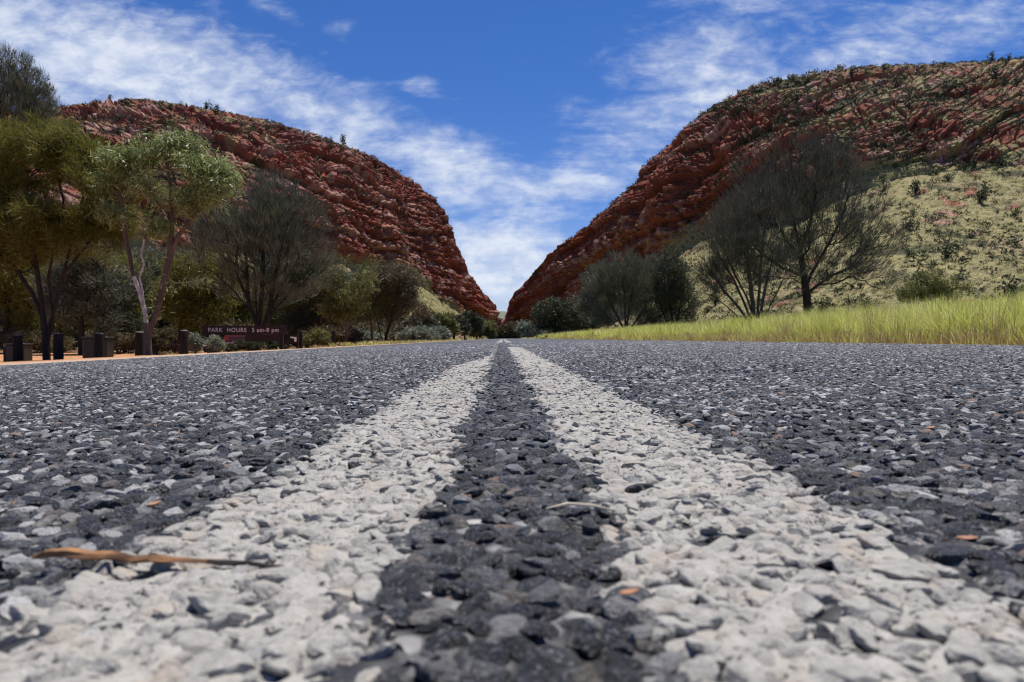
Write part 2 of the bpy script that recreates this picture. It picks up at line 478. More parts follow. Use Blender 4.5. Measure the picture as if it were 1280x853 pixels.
# pale gravel shoulder on the low side of the road
sx = np.linspace(-5.2, -3.4, 14); sy = np.concatenate([np.linspace(-6, 40, 120), np.geomspace(41, 250, 40)])
SX, SY = np.meshgrid(sx, sy, indexing='ij')
SX = SX + np.where(SX < -5.1, .5 * fbm(np.stack([SX * 0, SY * .4, SX * 0], -1), 3, 9), 0)
M['gravel'] = simple_mat('shoulder_gravel', (0.46, 0.36, 0.26), (0.30, 0.20, 0.135), 30, 0.95, 0.6, 0.02, 0.1)
SZ = np.where(SX > -3.6, road_z(SX) - 0.012, ground_z(SX, SY) + 0.018)
me = mesh_np('shoulder', np.stack([SX, SY, SZ], -1).reshape(-1, 3), [grid_faces(len(sx), len(sy))], True)
tag(link('shoulder', me, M['gravel']), kind='structure')

# ---- the two painted lines: lumpy sheets of paint on the stones, worn through at the far end
def line_edges(y, which):
    """inner and outer edge of a line at distance y (metres)"""
    wob = 0.004 * np.sin(y * 21.0 + which) + 0.003 * np.sin(y * 57.0)
    if which == 0:
        lo, hi = -0.121 + wob, -0.029 + wob
        k = np.clip((y - 1.7) / 1.0, 0, 1)
        lo = lo + k * 0.072; hi = hi - k * 0.006
        lo = np.where(y > 2.7, -0.047, lo); hi = np.where(y > 2.7, -0.037, hi)
        return lo, hi
    return 0.0385 + wob, 0.138 + wob


def is_paint(x, y):
    r = np.zeros_like(x)
    for wch, yend in ((0, 4.6), (1, 5.15)):
        lo, hi = line_edges(y, wch)
        m = np.minimum(x - lo, hi - x)
        r = np.maximum(r, np.where(y < yend, np.clip(m / 0.016 + 0.5, 0, 1), 0))
    return r


def paint_strip(name, which, y0, y1, cell, zoff):
    ys = np.arange(y0, y1, cell)
    lo, hi = line_edges(ys, which)
    n = max(3, int(np.max(hi - lo) / cell))
    t = np.linspace(0, 1, n)
    Xs = lo[:, None] + (hi - lo)[:, None] * t[None]
    Ys = np.repeat(ys[:, None], n, 1)
    edge = np.minimum(t, 1 - t)[None] * (hi - lo)[:, None]
    q = np.stack([Xs * 150, Ys * 150, Xs * 0 + which], -1)
    H = 0.0006 + 0.0036 * fbm(q, 3, 21) - 0.003 * np.clip(1 - edge / 0.012, 0, 1)
    return np.stack([Xs, Ys, road_z(Xs) + H + zoff], -1), n


def paint_line(name, which, yend, dashes, label_kind='structure'):
    Vs, Fs, off = [], [], 0
    for (a, b, c, zo) in [(-0.4, 1.6, 0.0028, 0.0), (1.6, yend, 0.012, 0.0016)] + [(d0, d1, 0.25, 0.004) for d0, d1 in dashes]:
        V_, n = paint_strip(name, which, a, b, c, zo)
        if c > .1:
            lo, hi = (-0.10, 0.0) if which == 0 else (0.05, 0.15)
            V_[..., 0] = np.linspace(lo, hi, n)[None]; V_[..., 2] = road_z(V_[..., 0]) + 0.004
        Vs.append(V_.reshape(-1, 3)); Fs.append(grid_faces(V_.shape[0], n) + off); off += V_.shape[0] * n
    me = mesh_np(name, np.concatenate(Vs), [np.concatenate(Fs)], True)
    return tag(link(name, me, M['paint']), kind='structure')


paint_line('road_marking', 0, 4.6, [(10.5, 15.5), (17, 40)])
paint_line('road_marking', 1, 5.15, [(11, 16), (18, 40)])


# ---- chip seal: every stone in reach of the lens is a faceted stone
def icosphere(sub):
    import bmesh
    bm = bmesh.new(); bmesh.ops.create_icosphere(bm, subdivisions=sub, radius=1.0)
    V_ = np.array([v.co[:] for v in bm.verts]); F_ = np.array([[v.index for v in f.verts] for f in bm.faces]); bm.free()
    keep = (V_[F_][..., 2].max(1) > -0.15)
    F_ = F_[keep]; used = np.unique(F_); mp = np.full(len(V_), -1); mp[used] = np.arange(len(used))
    return V_[used], mp[F_]


def stones(d0, d1, pitch, sub, rad, seed, side=0.0):
    r = np.random.default_rng(seed)
    half = lambda d: 0.80 * d + 0.16
    nx = int(2 * max(half(d1), side) / pitch); ny = int((d1 - d0) / pitch)
    ii, jj = np.meshgrid(np.arange(nx), np.arange(ny), indexing='ij')
    x = (ii - nx / 2 + .5 * (jj % 2)) * pitch + r.uniform(-.42, .42, ii.shape) * pitch
    y = d0 + jj * pitch + r.uniform(-.42, .42, ii.shape) * pitch
    k = (np.abs(x) < half(np.maximum(y, 0.0))) & (x > -3.5) & (x < 3.5)
    if side: k = ((np.abs(x) >= half(np.maximum(y, 0.0))) | (y < 0.035)) & (np.abs(x) < side)
    x, y = x[k], y[k]; N = len(x)
    dv, df = icosphere(sub)
    K = 10
    nrm = r.normal(size=(N, K, 3)); nrm[:, 0] = nrm[:, 0] * .22 + np.array([0, 0, 1.0])      # one nearly flat top
    nrm /= np.linalg.norm(nrm, axis=-1, keepdims=True)
    hh = r.uniform(0.55, 1.0, (N, K)); hh[:, 0] = r.uniform(.55, .95, N)
    rad_v = np.full((N, len(dv)), 1.12)
    for kk in range(K):
        d = np.einsum('vj,nj->nv', dv, nrm[:, kk])
        rad_v = np.minimum(rad_v, np.where(d > 0.05, hh[:, kk, None] / np.maximum(d, .05), 9))
    pts = dv[None] * rad_v[..., None]
    sz = rad * np.exp(r.normal(0, .20, N))
    pts = pts * (sz[:, None] * np.stack([r.uniform(1.0, 1.40, N), r.uniform(.75, 1.0, N), r.uniform(.62, 1.0, N) * min(1.0, .0062 / rad)], -1))[:, None]
    pts[..., 2] += pts[..., 0] * r.normal(0, .24, N)[:, None] + pts[..., 1] * r.normal(0, .24, N)[:, None]
    th = r.uniform(0, 2 * math.pi, N); c, s_ = np.cos(th)[:, None], np.sin(th)[:, None]
    px, py = pts[..., 0] * c - pts[..., 1] * s_, pts[..., 0] * s_ + pts[..., 1] * c
    pn = is_paint(x, y)
    if sub >= 2: pts *= 1 + r.normal(0, .035 if sub == 3 else .02, pts.shape[:2])[..., None]
    zc = 0.0025 + r.normal(0, .0009, N) - np.where(r.random(N) < .12, r.uniform(0, .0025, N), 0) - pts[..., 2].max(1)
    V_ = np.stack([px + x[:, None], py + y[:, None], pts[..., 2] + (road_z(x) + zc)[:, None]], -1)
    F_ = (df[None] + (np.arange(N) * len(dv))[:, None, None]).reshape(-1, 3)
    tone = r.beta(1.10, 1.62, N); tone = np.where(r.random(N) < .07, r.uniform(.82, 1, N), tone)
    tone = np.where((x > -.04) & (x < .045), tone * .74, tone)      # fresher bitumen in the untrafficked centre strip
    pn = np.clip(pn + r.normal(0, .10, N), 0, 1) * (r.random(N) > .035)
    # stray spots of paint just outside the lines
    chip = np.stack([tone, r.random(N), pn], -1)
    return V_.reshape(-1, 3), F_, np.repeat(chip, len(df), 0)


parts = [stones(0.035, 0.36, 0.0068, 3, 0.0048, 1), stones(0.36, 1.20, 0.0070, 2, 0.0049, 2),
         stones(1.20, 2.6, 0.0076, 1, 0.0054, 3), stones(2.6, 5.2, 0.0112, 1, 0.0076, 4), stones(5.2, 12.0, 0.023, 1, 0.0145, 5),
         stones(-0.5, 1.9, 0.0078, 1, 0.0055, 6, 1.6)]
off, Vs, Fs, Cs = 0, [], [], []
for V_, F_, C_ in parts:
    Vs.append(V_); Fs.append(F_ + off); Cs.append(C_); off += len(V_)
me = mesh_np('road_gravel', np.concatenate(Vs), [np.concatenate(Fs)], False,
             {'chip': ('FACE', 'FLOAT_VECTOR', np.concatenate(Cs))})
tag(link('road_gravel', me, M['chip']), kind='stuff', label='dark grey stone chips of the road surface, painted pale where the lines run', cat='gravel')
print('stones', len(me.polygons))
del parts, Vs, Fs, Cs

# ------------------------------------------------------------------ hills
def smooth1(a, k=5):
    return np.convolve(np.pad(a, k, mode='edge'), np.ones(2 * k + 1) / (2 * k + 1), 'valid')


def hill(name, ridge, talus, basel, nu, n1, n2, dip, seed, knoll):
    """ridge/talus/base lines: (bearing px, height px, distance m). Rock above the talus line, grassy debris slope below."""
    px = np.linspace(ridge[0][0], ridge[-1][0], nu)
    L = lambda tab, c: smooth1(np.interp(px, [q[0] for q in tab], [q[c] for q in tab]), 4)
    a = (px - 628) / F_PX
    zr, Dr = (423 - L(ridge, 1)) / F_PX * L(ridge, 2), L(ridge, 2)
    zt, Dt = (423 - L(talus, 1)) / F_PX * L(talus, 2), L(talus, 2)
    zb, Db = -3.0 + 0 * px, L(basel, 2)
    kn0 = np.interp(px, [q[0] for q in knoll], [q[1] for q in knoll])
    rows = []
    for v in np.linspace(0, 1, n1, endpoint=False):
        rows.append((Db + (Dt - Db) * v, zb + (zt - zb) * v ** 1.35, np.full(nu, v - 1.0)))
    for v in np.linspace(0, 1, n2):
        rows.append((Dt + (Dr - Dt) * v ** (1.7 - .5 * np.clip(kn0, 0, 1)), zt + (zr - zt) * (1 - (1 - v) ** 1.25), np.full(nu, v)))
    for v in np.linspace(0, 1, 10)[1:]:
        rows.append((Dr + 160 * v, zr * (1 - .9 * v ** 1.6) - 3 * v, np.full(nu, 1 + v)))
    D = np.stack([q[0] for q in rows], 1); Z_ = np.stack([q[1] for q in rows], 1); VV = np.stack([q[2] for q in rows], 1)
    Pn = np.stack([a[:, None] * D, D, Z_], -1)

    def normals(Q):
        du = np.gradient(Q, axis=0); dv = np.gradient(Q, axis=1)
        n = np.cross(du, dv); n /= np.linalg.norm(n, axis=-1, keepdims=True) + 1e-9
        return n
    nn_ = normals(Pn)
    if nn_[nu // 2, n1 // 2, 1] > 0: nn_ = -nn_
    kn = np.interp(px, [q[0] for q in knoll], [q[1] for q in knoll])[:, None]
    rockw = np.clip((VV + 0.0 + 0.24 * fbm(Pn / 26, 4, seed + 3)) / 0.10, 0, 1)
    topw = np.clip((VV - 0.80) / 0.2, 0, 1)
    arc = np.concatenate([[0], np.cumsum(np.hypot(np.diff(a * Dt), np.diff(Dt)))])[:, None] + 0 * VV
    wp = Pn + 2.4 * np.stack([fbm(Pn / 24, 4, seed + 40 + k) for k in range(3)], -1)
    arc = arc + 5.0 * fbm(Pn / 12, 3, seed + 50) + .35 * Pn[..., 2]
    s = wp[..., 2] + dip * wp[..., 0]
    zero = np.zeros(s.shape, np.int64)

    def bricks(h, wd, sd):
        """jointed beds: value per block and distance to its joints"""
        l_ = s / h + 0.5 * fbm(Pn / (6 * h), 2, sd + 9); li = np.floor(l_)
        a_ = arc / wd * (1 + .5 * _h(li.astype(np.int64), zero, zero, sd + 5)) + 13.7 * _h(li.astype(np.int64), zero, zero, sd + 3); ai = np.floor(a_)
        val = _h(li.astype(np.int64), ai.astype(np.int64), zero, sd)
        e = np.minimum(np.minimum(l_ - li, 1 - l_ + li) * h, np.minimum(a_ - ai, 1 - a_ + ai) * wd)
        return val, _h(li.astype(np.int64), zero, zero, sd + 21), e, l_ - li

    big = fbm(np.stack([Pn[..., 0] / 40, Pn[..., 1] / 40, Pn[..., 2] / 70], -1), 4, seed)
    gul = -np.abs(fbm(np.stack([wp[..., 0] / 17, wp[..., 1] / 17, wp[..., 2] / 80], -1), 3, seed + 7))
    b0, l0, e0, f0 = bricks(9.0, 15.0, seed + 11)
    b1, l1, e1, f1 = bricks(3.4, 6.0, seed + 12)
    b2, l2, e2, f2 = bricks(1.35, 2.6, seed + 13)
    c2, ev2 = voro(np.stack([wp[..., 0] / 4.4, wp[..., 1] / 4.4, s / 3.4], -1), seed + 2)
    c3, ev3 = voro(np.stack([wp[..., 0] / 1.9, wp[..., 1] / 1.9, s / 1.5], -1), seed + 4)
    lw = s / 17.0 + .8 * fbm(Pn / 70, 2, seed + 90); lf = lw - np.floor(lw)
    ledge = (np.where(lf < .72, -lf * .35, -.25 - (lf - .72) / .28 * .75) + .4) * np.clip(.65 + 1.4 * fbm(np.stack([arc / 45, s / 25, s * 0], -1), 3, seed + 91), 0, 1)
    ccr, ecr = voro(np.stack([arc / 9, arc * 0 + .5, wp[..., 2] / 46], -1), seed + 92)
    calm = np.clip(.5 + 1.6 * fbm(Pn / 30, 2, seed + 80), .25, 1)
    disp = rockw * (1 - .50 * topw) * (1 - .35 * np.clip(kn, 0, 1)) * (
        8.0 * big + 6.0 * gul + 2.4 + 1.3 * (b0 - .5) + 1.6 * (l0 - .5) + 5.0 * ledge + calm * (2.5 * (b1 - .5) + 2.0 * (l1 - .5) - 1.0 * f1 + 1.6 * (b2 - .5) + 1.0 * (l2 - .5) - .4 * f2
        + 1.3 * (c2 - .5) + 0.9 * (c3 - .5)) - 1.8 * np.clip(1 - e0 / .6, 0, 1) - 1.2 * np.clip(1 - e1 / .35, 0, 1) - 2.2 * np.clip(1 - ecr / .035, 0, 1))
    disp = disp + (1 - rockw) * (3.2 * fbm(Pn / 34, 5, seed + 5) + 0.6 * np.maximum(c2 - .80, 0) * 5 + .35 * (c3 - .5))
    fade = np.clip((VV + 1) / 0.15, 0, 1) * np.clip((2 - VV) / .6, 0, 1)
    Qn = Pn + nn_ * (disp * fade)[..., None]
    el = smooth1((Qn[..., 2] / Qn[..., 1]).max(1), 7); zs = np.clip(smooth1(zr / Dr, 7) / np.maximum(el, 1e-3), .6, 1.3)
    Qn[..., 2] = np.where(Qn[..., 2] > 0, Qn[..., 2] * zs[:, None], Qn[..., 2])
    fn = normals(Qn); fn = np.where((fn[..., 1:2] > 0) & (VV[..., None] < .9), -fn, fn)
    up = np.abs(normals(Pn + nn_ * ((8.0 * big + 6.0 * gul) * rockw * fade)[..., None])[..., 2])
    pat = fbm(Pn / 14, 4, seed + 60)
    soil = np.clip((1 - rockw) + np.clip((up - 0.62 + .24 * kn) * 4, 0, 1) * np.clip(pat * 2.2 + .45 + kn, 0, .9), 0, 1)
    soil = np.where((1 - rockw) > .5, soil * np.where((c2 > .955) & (ev2 > .06), .15, 1), soil * np.where((c2 > .70) | (c3 > .80), .12, 1))      # boulders on the debris slope
    pale = b1 * .25 + .28 * l1 + .12 * c2 + .20 * b2 + .30 * fbm(Pn / 22, 3, seed + 61)
    scrub = np.clip(fbm(Pn / 9, 4, seed + 62) * 1.0 + .27 + .25 * (up - .6) + .20 * topw + np.where(kn > .5, .06, .32) * np.clip(kn, -.3, 1), 0, 1)
    scrub = np.where(rockw < .5, scrub * .95, scrub)
    me = mesh_np(name, Qn.reshape(-1, 3), [grid_faces(nu, len(rows))], False,
                 {'cover': ('POINT', 'FLOAT_VECTOR', np.stack([soil, pale, scrub], -1).reshape(-1, 3))})
    o = tag(link(name, me, M['hill']), kind='structure')
    return Qn, VV, soil, px


LR = [(-330, 175, 270), (-150, 160, 280), (-60, 152, 290), (60, 140, 300), (100, 134, 305), (150, 128, 310), (178, 125, 312), (230, 133, 318), (290, 143, 325),
      (340, 153, 332), (400, 172, 342), (450, 190, 354), (500, 217, 368), (530, 236, 378), (555, 262, 390), (568, 285, 398), (574, 310, 404),
      (580, 328, 408), (592, 350, 416), (600, 362, 420), (610, 382, 427), (616, 396, 432), (619, 410, 436)]
LT = [(-330, 340, 190), (0, 335, 205), (200, 320, 228), (300, 315, 250), (430, 325, 295), (500, 345, 330), (540, 368, 352), (580, 396, 378), (605, 405, 405), (619, 416, 430)]
LB = [(-330, 430, 90), (0, 430, 110), (300, 428, 150), (430, 426, 200), (540, 425, 290), (600, 424, 370), (619, 424, 425)]
RR = [(628, 414, 440), (630, 398, 436), (637, 376, 430), (645, 361, 424), (660, 345, 416), (680, 325, 406), (700, 305, 396), (730, 285, 384), (760, 262, 372), (790, 235, 362),
      (815, 205, 354), (850, 170, 345), (870, 150, 341), (900, 127, 336), (930, 111, 332), (960, 101, 330), (1010, 92, 328), (1050, 85, 327), (1100, 80, 326),
      (1160, 78, 326), (1220, 75, 326), (1280, 71, 326), (1400, 74, 330), (1600, 90, 335)]
RT = [(628, 418, 432), (650, 412, 418), (740, 402, 372), (790, 384, 338), (838, 318, 302), (890, 292, 278), (1000, 268, 250), (1090, 232, 235), (1130, 214, 230), (1200, 205, 226), (1280, 200, 224), (1600, 200, 224)]
RB = [(628, 424, 425), (740, 424, 300), (800, 424, 220), (850, 422, 150), (950, 420, 110), (1100, 418, 85), (1280, 416, 72), (1600, 416, 66)]
hl = hill('hill', LR, LT, LB, 680, 90, 250, 0.22, 100, [(-300, .35), (100, .32), (350, 0.10), (480, -.3), (600, -.5)])
hr = hill('hill', RR, RT, RB, 700, 150, 260, -0.48, 300, [(628, -.8), (780, -.6), (880, -.15), (980, .40), (1100, .75), (1600, .8)])

# far ridge in the gap
fx = np.linspace(-420, 420, 160); fy = np.linspace(0, 400, 24)
FX, FY = np.meshgrid(fx, fy, indexing='ij')
FZ = 62 * np.sin(np.clip(FY / 400, 0, 1) * math.pi) ** .8 + 7 * fbm(np.stack([FX / 60, FY / 60, FX * 0], -1), 5, 5) - 4
FZ = FZ * np.clip(FY / 60, 0, 1) - 3
me = mesh_np('far_ridge', np.stack([FX, FY + 1150, FZ], -1).reshape(-1, 3), [grid_faces(160, 24)], True)
tag(link('far_ridge', me, M['far']), kind='structure')


# ------------------------------------------------------------------ plants
def leaves(points, dirs, L, W, r, droop=0.0, spread=0.8, tint_lo=0.0, tint_hi=1.0, ctint=None):
    """diamond leaf faces starting at points"""
    n = len(points)
    d = dirs * (1 - spread) + r.normal(size=(n, 3)) * spread * .7; d[:, 2] -= droop
    d /= np.linalg.norm(d, axis=1, keepdims=True) + 1e-9
    s = np.cross(d, r.normal(size=(n, 3))); s /= np.linalg.norm(s, axis=1, keepdims=True) + 1e-9
    ln = L * r.uniform(.6, 1.35, n)[:, None]; wd = W * r.uniform(.7, 1.3, n)[:, None]
    p0 = points; p1 = points + d * ln * .45 + s * wd * .5; p2 = points + d * ln; p3 = points + d * ln * .45 - s * wd * .5
    V_ = np.stack([p0, p1, p2, p3], 1).reshape(-1, 3)
    F_ = np.arange(n * 4).reshape(n, 4)
    tn = r.uniform(tint_lo, tint_hi, n) * .55 + (.22 if ctint is None else ctint * .45)
    return V_, F_, np.clip(tn, 0, 1)


def tubes(a, b, ra, rb, sides=5):
    """open tapered tubes from a to b"""
    d = b - a; d = d / (np.linalg.norm(d, axis=1, keepdims=True) + 1e-9)
    ref = np.where(np.abs(d[:, 2:3]) > .9, np.array([[1., 0, 0]]), np.array([[0, 0, 1.]]))
    u = np.cross(d, ref); u /= np.linalg.norm(u, axis=1, keepdims=True) + 1e-9
    v = np.cross(d, u)
    an = np.arange(sides) * 2 * math.pi / sides
    ring = u[:, None] * np.cos(an)[None, :, None] + v[:, None] * np.sin(an)[None, :, None]
    A = a[:, None] + ring * ra[:, None, None]; B = b[:, None] + d[:, None] * (rb[:, None, None] * .3) + ring * rb[:, None, None]
    n = len(a); V_ = np.concatenate([A, B], 1).reshape(-1, 3)
    base = (np.arange(n) * 2 * sides)[:, None]
    i = np.arange(sides); j = (i + 1) % sides
    F_ = np.stack([base + i, base + j, base + j + sides, base + i + sides], -1).reshape(-1, 4)
    return V_, F_


def grow(stems, attract, r, wpath=.35, step=.25, jit=.06, bow=.12):
    """tree graph: given stem polylines, then every attraction point is tied to the nearest-and-shortest node"""
    pos, par, plen = [], [], []

    def add(p, q, pr):
        pos.append(np.asarray(p, float)); par.append(pr); plen.append(0 if pr < 0 else plen[pr] + np.linalg.norm(pos[-1] - pos[pr])); return len(pos) - 1
    for st in stems:
        st = [np.asarray(q, float) for q in st]
        if not pos: cur = add(st[0], None, -1)
        else:
            d = np.linalg.norm(np.array(pos) - st[0], axis=1); cur = int(np.argmin(d))
        for q in st[1:]:
            p0 = pos[cur]; n = max(1, int(np.linalg.norm(q - p0) / step))
            for k in range(1, n + 1):
                cur = add(p0 + (q - p0) * k / n + r.normal(0, jit * .35 * step, 3) * (k < n), None, cur)
    c0 = pos[0]
    order = np.argsort(np.linalg.norm(attract - np.mean(np.array(pos), 0), axis=1) + r.uniform(0, .5, len(attract)))
    zmin = pos[0][2] + .12 * (attract[:, 2].max() - pos[0][2])
    for ai in order:
        q = attract[ai]
        Pm = np.array(pos)
        d = np.linalg.norm(Pm - q, axis=1)
        cost = d + wpath * np.array(plen) + 1.2 * np.maximum(Pm[:, 2] - q[2], 0) + 50 * (Pm[:, 2] < zmin)
        j = int(np.argmin(cost)); p0 = pos[j]; dd = d[j]
        n = max(1, int(dd / step)); cur = j
        side = r.normal(0, bow, 3) * dd; side[2] -= abs(bow) * dd * .6
        for k in range(1, n + 1):
            t = k / n
            cur = add(p0 + (q - p0) * t + side * 4 * t * (1 - t) * .5 + r.normal(0, jit * step, 3) * (k < n), None, cur)
    pos = np.array(pos); par = np.array(par)
    cnt = np.zeros(len(pos)); has = np.zeros(len(pos), bool); has[par[par >= 0]] = True
    cnt[~has] = 1
    for i in range(len(pos) - 1, 0, -1): cnt[par[i]] += cnt[i]
    return pos, par, cnt, ~has


def ell_points(ells, n, r, shell=.35, gaps=1.8):
    """points in ellipsoids given as (px, py, rx, ry, D, weight) in photo measure at distance D"""
    wts = np.array([e[2] * e[3] * (e[5] if len(e) > 5 else 1) for e in ells], float); wts /= wts.sum()
    out = []; over = 3
    for e, k in zip(ells, r.multinomial(n * over, wts)):
        c = P(e[0], e[1], e[4]); sx_, sz_ = e[2] * e[4] / F_PX, e[3] * e[4] / F_PX
        d = r.normal(size=(k, 3)); d /= np.linalg.norm(d, axis=1, keepdims=True)
        rad = r.uniform(0, 1, k) ** shell
        out.append(c + d * rad[:, None] * np.array([sx_, .75 * (sx_ + sz_) / 2 + .25 * sx_, sz_]))
    out = np.concatenate(out); sc_ = .045 * ells[0][4]
    f = fbm(out / sc_ + r.uniform(0, 99, 3), 2, 5) + r.normal(0, .12, len(out))
    keep = np.argsort(-f)[:int(n * gaps)]
    return out[r.permutation(keep)[:n]]


def tree(name, label, cat, stems, ells, D, leafm, barkm, natt=300, nleaf=40, L=.2, W=.02, rroot=.15, rtip=.006, clump=.25, droop=.1, spread=.8,
         seed=1, group=None, wpath=.35, step=.25, leaf_levels=3, bow=.12, white=None, shell=.45, fan=0.0, gaps=1.8, tints=(0, 1)):
    r = np.random.default_rng(seed)
    S = [[(P(*q, D) if len(q) == 2 else P(*q)) for q in st] for st in stems]
    gz = float(ground_z(S[0][0][0], S[0][0][1]))
    S[0][0][2] = min(S[0][0][2], gz) - 0.05 if S[0][0][2] < gz + .6 else gz - .05
    for st in S[1:]:
        if st[0][2] < S[0][0][2] + .35: st[0][2] = S[0][0][2]
    att = ell_points([(e[0], e[1], e[2], e[3], D + (e[4] if len(e) > 4 else 0)) for e in ells], natt, r, shell, gaps)
    att = att[att[:, 2] > gz + .12]
    pos, par, cnt, tip = grow(S, att, r, wpath, step, .06, bow)
    root = S[0][0].copy(); loc = np.array([root[0], root[1], gz]); 
    T = empty(name, loc); tag(T, label, cat, group)
    rad = np.maximum(rroot * (cnt / cnt[0]) ** .46, rtip)
    k = np.arange(len(pos))[par >= 0]; pk = par[k]
    ra = np.where(cnt[pk] > cnt[k] * 2.2, rad[k] * 1.08, rad[pk])
    V_, F_ = tubes(pos[pk] - loc, pos[k] - loc, ra, rad[k], 6)
    mi = np.zeros(len(F_), int)
    if white is not None:
        wh = np.zeros(len(k), bool)
        for wp_ in white:
            A = np.array([P(*q, D) for q in wp_])
            for s0, s1 in zip(A[:-1], A[1:]):
                t = np.clip(((pos[k] - s0) @ (s1 - s0)) / ((s1 - s0) @ (s1 - s0)), 0, 1)
                wh |= np.linalg.norm(pos[k] - (s0 + t[:, None] * (s1 - s0)), axis=1) < .10
        mi = np.repeat(wh, 6).astype(int)
    me = mesh_np('trunk', V_, [F_], True, None, mi)
    link('trunk', me, [M[barkm], M['bark_white']], T)
    lv = cnt <= leaf_levels
    src = np.arange(len(pos))[lv & (par >= 0)]
    if len(src):
        wsel = np.where(tip[src], 1.0, .45); tot = int(nleaf * natt)
        ch = r.choice(src, tot, p=wsel / wsel.sum())
        bd = pos[ch] - pos[par[ch]]; bd /= np.linalg.norm(bd, axis=1, keepdims=True) + 1e-9
        if fan:
            fc = loc + np.array([0, 0, .12 * (att[:, 2].max() - gz)]); od = pos[ch] - fc; od /= np.linalg.norm(od, axis=1, keepdims=True); od[:, 2] += .35
            bd = bd * (1 - fan) + od * fan; bd /= np.linalg.norm(bd, axis=1, keepdims=True)
        off_ = r.normal(size=(tot, 3)) * clump * np.array([.6, .6, .5])
        ct = .5 + .5 * fbm((pos[ch]) / (clump * 3.0), 2, seed)
        V_, F_, tn = leaves(pos[ch] - loc + off_, bd, L, W, r, droop, spread, *tints, ctint=ct)
        me = mesh_np('crown', V_, [F_], False, {'tint': ('FACE', 'FLOAT', tn)})
        link('crown', me, M[leafm], T)
    return T


def copy_tree(o, loc, rz, s, label, group=None):
    c = o.copy(); COL.objects.link(c)
    c.location = tuple(float(v) for v in loc); c.rotation_euler = (0, 0, rz); c.scale = (s, s, s)
    c['label'] = label
    if group: c['group'] = group
    for ch in list(o.children):
        d = ch.copy(); COL.objects.link(d); d.parent = c
    return c


# --- right side
tree('acacia_tree', 'tall dark spreading acacia behind the bright grass on the right', 'tree',
     [[(1012, 418), (1012, 392), (1011, 378), (1007, 345), (1002, 312), (996, 285), (990, 262)], [(1004, 325), (985, 300), (968, 272), (955, 245)], [(1008, 352), (1028, 322), (1046, 290), (1058, 262)],
      [(1002, 312), (1014, 280), (1022, 240), (1025, 210)], [(1010, 365), (1040, 345), (1075, 330)], [(1008, 350), (980, 335), (955, 318)]],
     [(1005, 222, 66, 52), (955, 240, 46, 46), (1055, 258, 52, 48), (1085, 312, 42, 36), (1070, 352, 50, 24), (1000, 300, 80, 60), (925, 290, 34, 40), (1035, 200, 36, 26)], 22, 'lf_acacia', 'bark_dark',
     fan=.7, natt=1700, nleaf=15, L=.34, W=.012, rroot=.125, rtip=.0055, clump=.15, droop=-.10, spread=.22, seed=21, wpath=.30, step=.22, leaf_levels=4)
tree('acacia_shrub', 'half bare many-stemmed grey shrub left of the tall dark acacia', 'shrub',
     [[(947, 416), (946, 404), (935, 372), (918, 340), (906, 310)], [(947, 414), (950, 370), (953, 325), (957, 285)], [(946, 414), (925, 385), (905, 362), (888, 338)], [(948, 414), (968, 375), (985, 340)],
      [(947, 414), (940, 360), (934, 300)], [(948, 414), (972, 390), (998, 365)], [(946, 414), (930, 375), (916, 345), (900, 322)], [(948, 414), (960, 350), (972, 305)], [(946, 414), (915, 388), (890, 368)]],
     [(925, 285, 40, 40), (962, 265, 34, 40), (905, 325, 32, 34), (968, 325, 44, 42), (938, 340, 48, 32), (895, 350, 20, 24)], 20, 'lf_acacia', 'twig',
     fan=.7, natt=800, nleaf=11, L=.30, W=.012, rroot=.10, rtip=.0055, clump=.12, droop=-.1, spread=.22, seed=22, wpath=.12, step=.2, leaf_levels=2)
tree('green_bush', 'bright green rounded bush on the slope right of the tall acacia', 'bush',
     [[(1172, 392), (1170, 375), (1168, 358)]], [(1170, 356, 30, 17), (1150, 366, 26, 12), (1192, 362, 22, 13)], 34, 'lf_yel', 'twig',
     natt=160, nleaf=55, L=.16, W=.04, rroot=.07, clump=.22, droop=.0, seed=23)
tree('acacia_bush', 'grey many-stemmed bush in the middle of the thicket under the right cliff', 'bush',
     [[(782, 420), (778, 408), (764, 380), (750, 352)], [(782, 419), (788, 375), (796, 338)], [(783, 419), (804, 388), (824, 355)], [(781, 419), (781, 365), (776, 330)], [(782, 419), (762, 398), (738, 372)], [(783, 419), (812, 398), (836, 376)]],
     [(785, 352, 48, 36), (760, 362, 30, 34), (815, 362, 32, 34), (790, 382, 54, 24), (785, 400, 56, 12), (755, 398, 30, 14)], 48, 'lf_grey', 'twig',
     fan=.6, natt=560, nleaf=36, L=.50, W=.026, rroot=.16, rtip=.011, clump=.26, droop=-.1, spread=.3, seed=24, wpath=.2)
tree('acacia_bush', 'tall dark bush at the right end of the thicket by the grassy slope', 'bush',
     [[(842, 420), (840, 390), (836, 350)], [(842, 419), (853, 375), (857, 345)], [(842, 419), (828, 388), (822, 362)]], [(838, 345, 24, 34), (850, 372, 24, 26), (822, 378, 22, 24), (840, 398, 30, 14)], 46, 'lf_dark', 'bark_dark',
     natt=240, nleaf=55, L=.34, W=.032, rroot=.14, rtip=.010, clump=.30, droop=-.1, spread=.6, seed=25)
tree('green_bush', 'low rounded dark green bush at the left end of the right thicket', 'bush',
     [[(694, 414), (694, 404), (692, 390)]], [(696, 394, 34, 19), (676, 402, 22, 12), (722, 398, 24, 18)], 62, 'lf_dark', 'bark_dark',
     natt=220, nleaf=60, L=.34, W=.06, rroot=.12, clump=.40, droop=.0, seed=26)
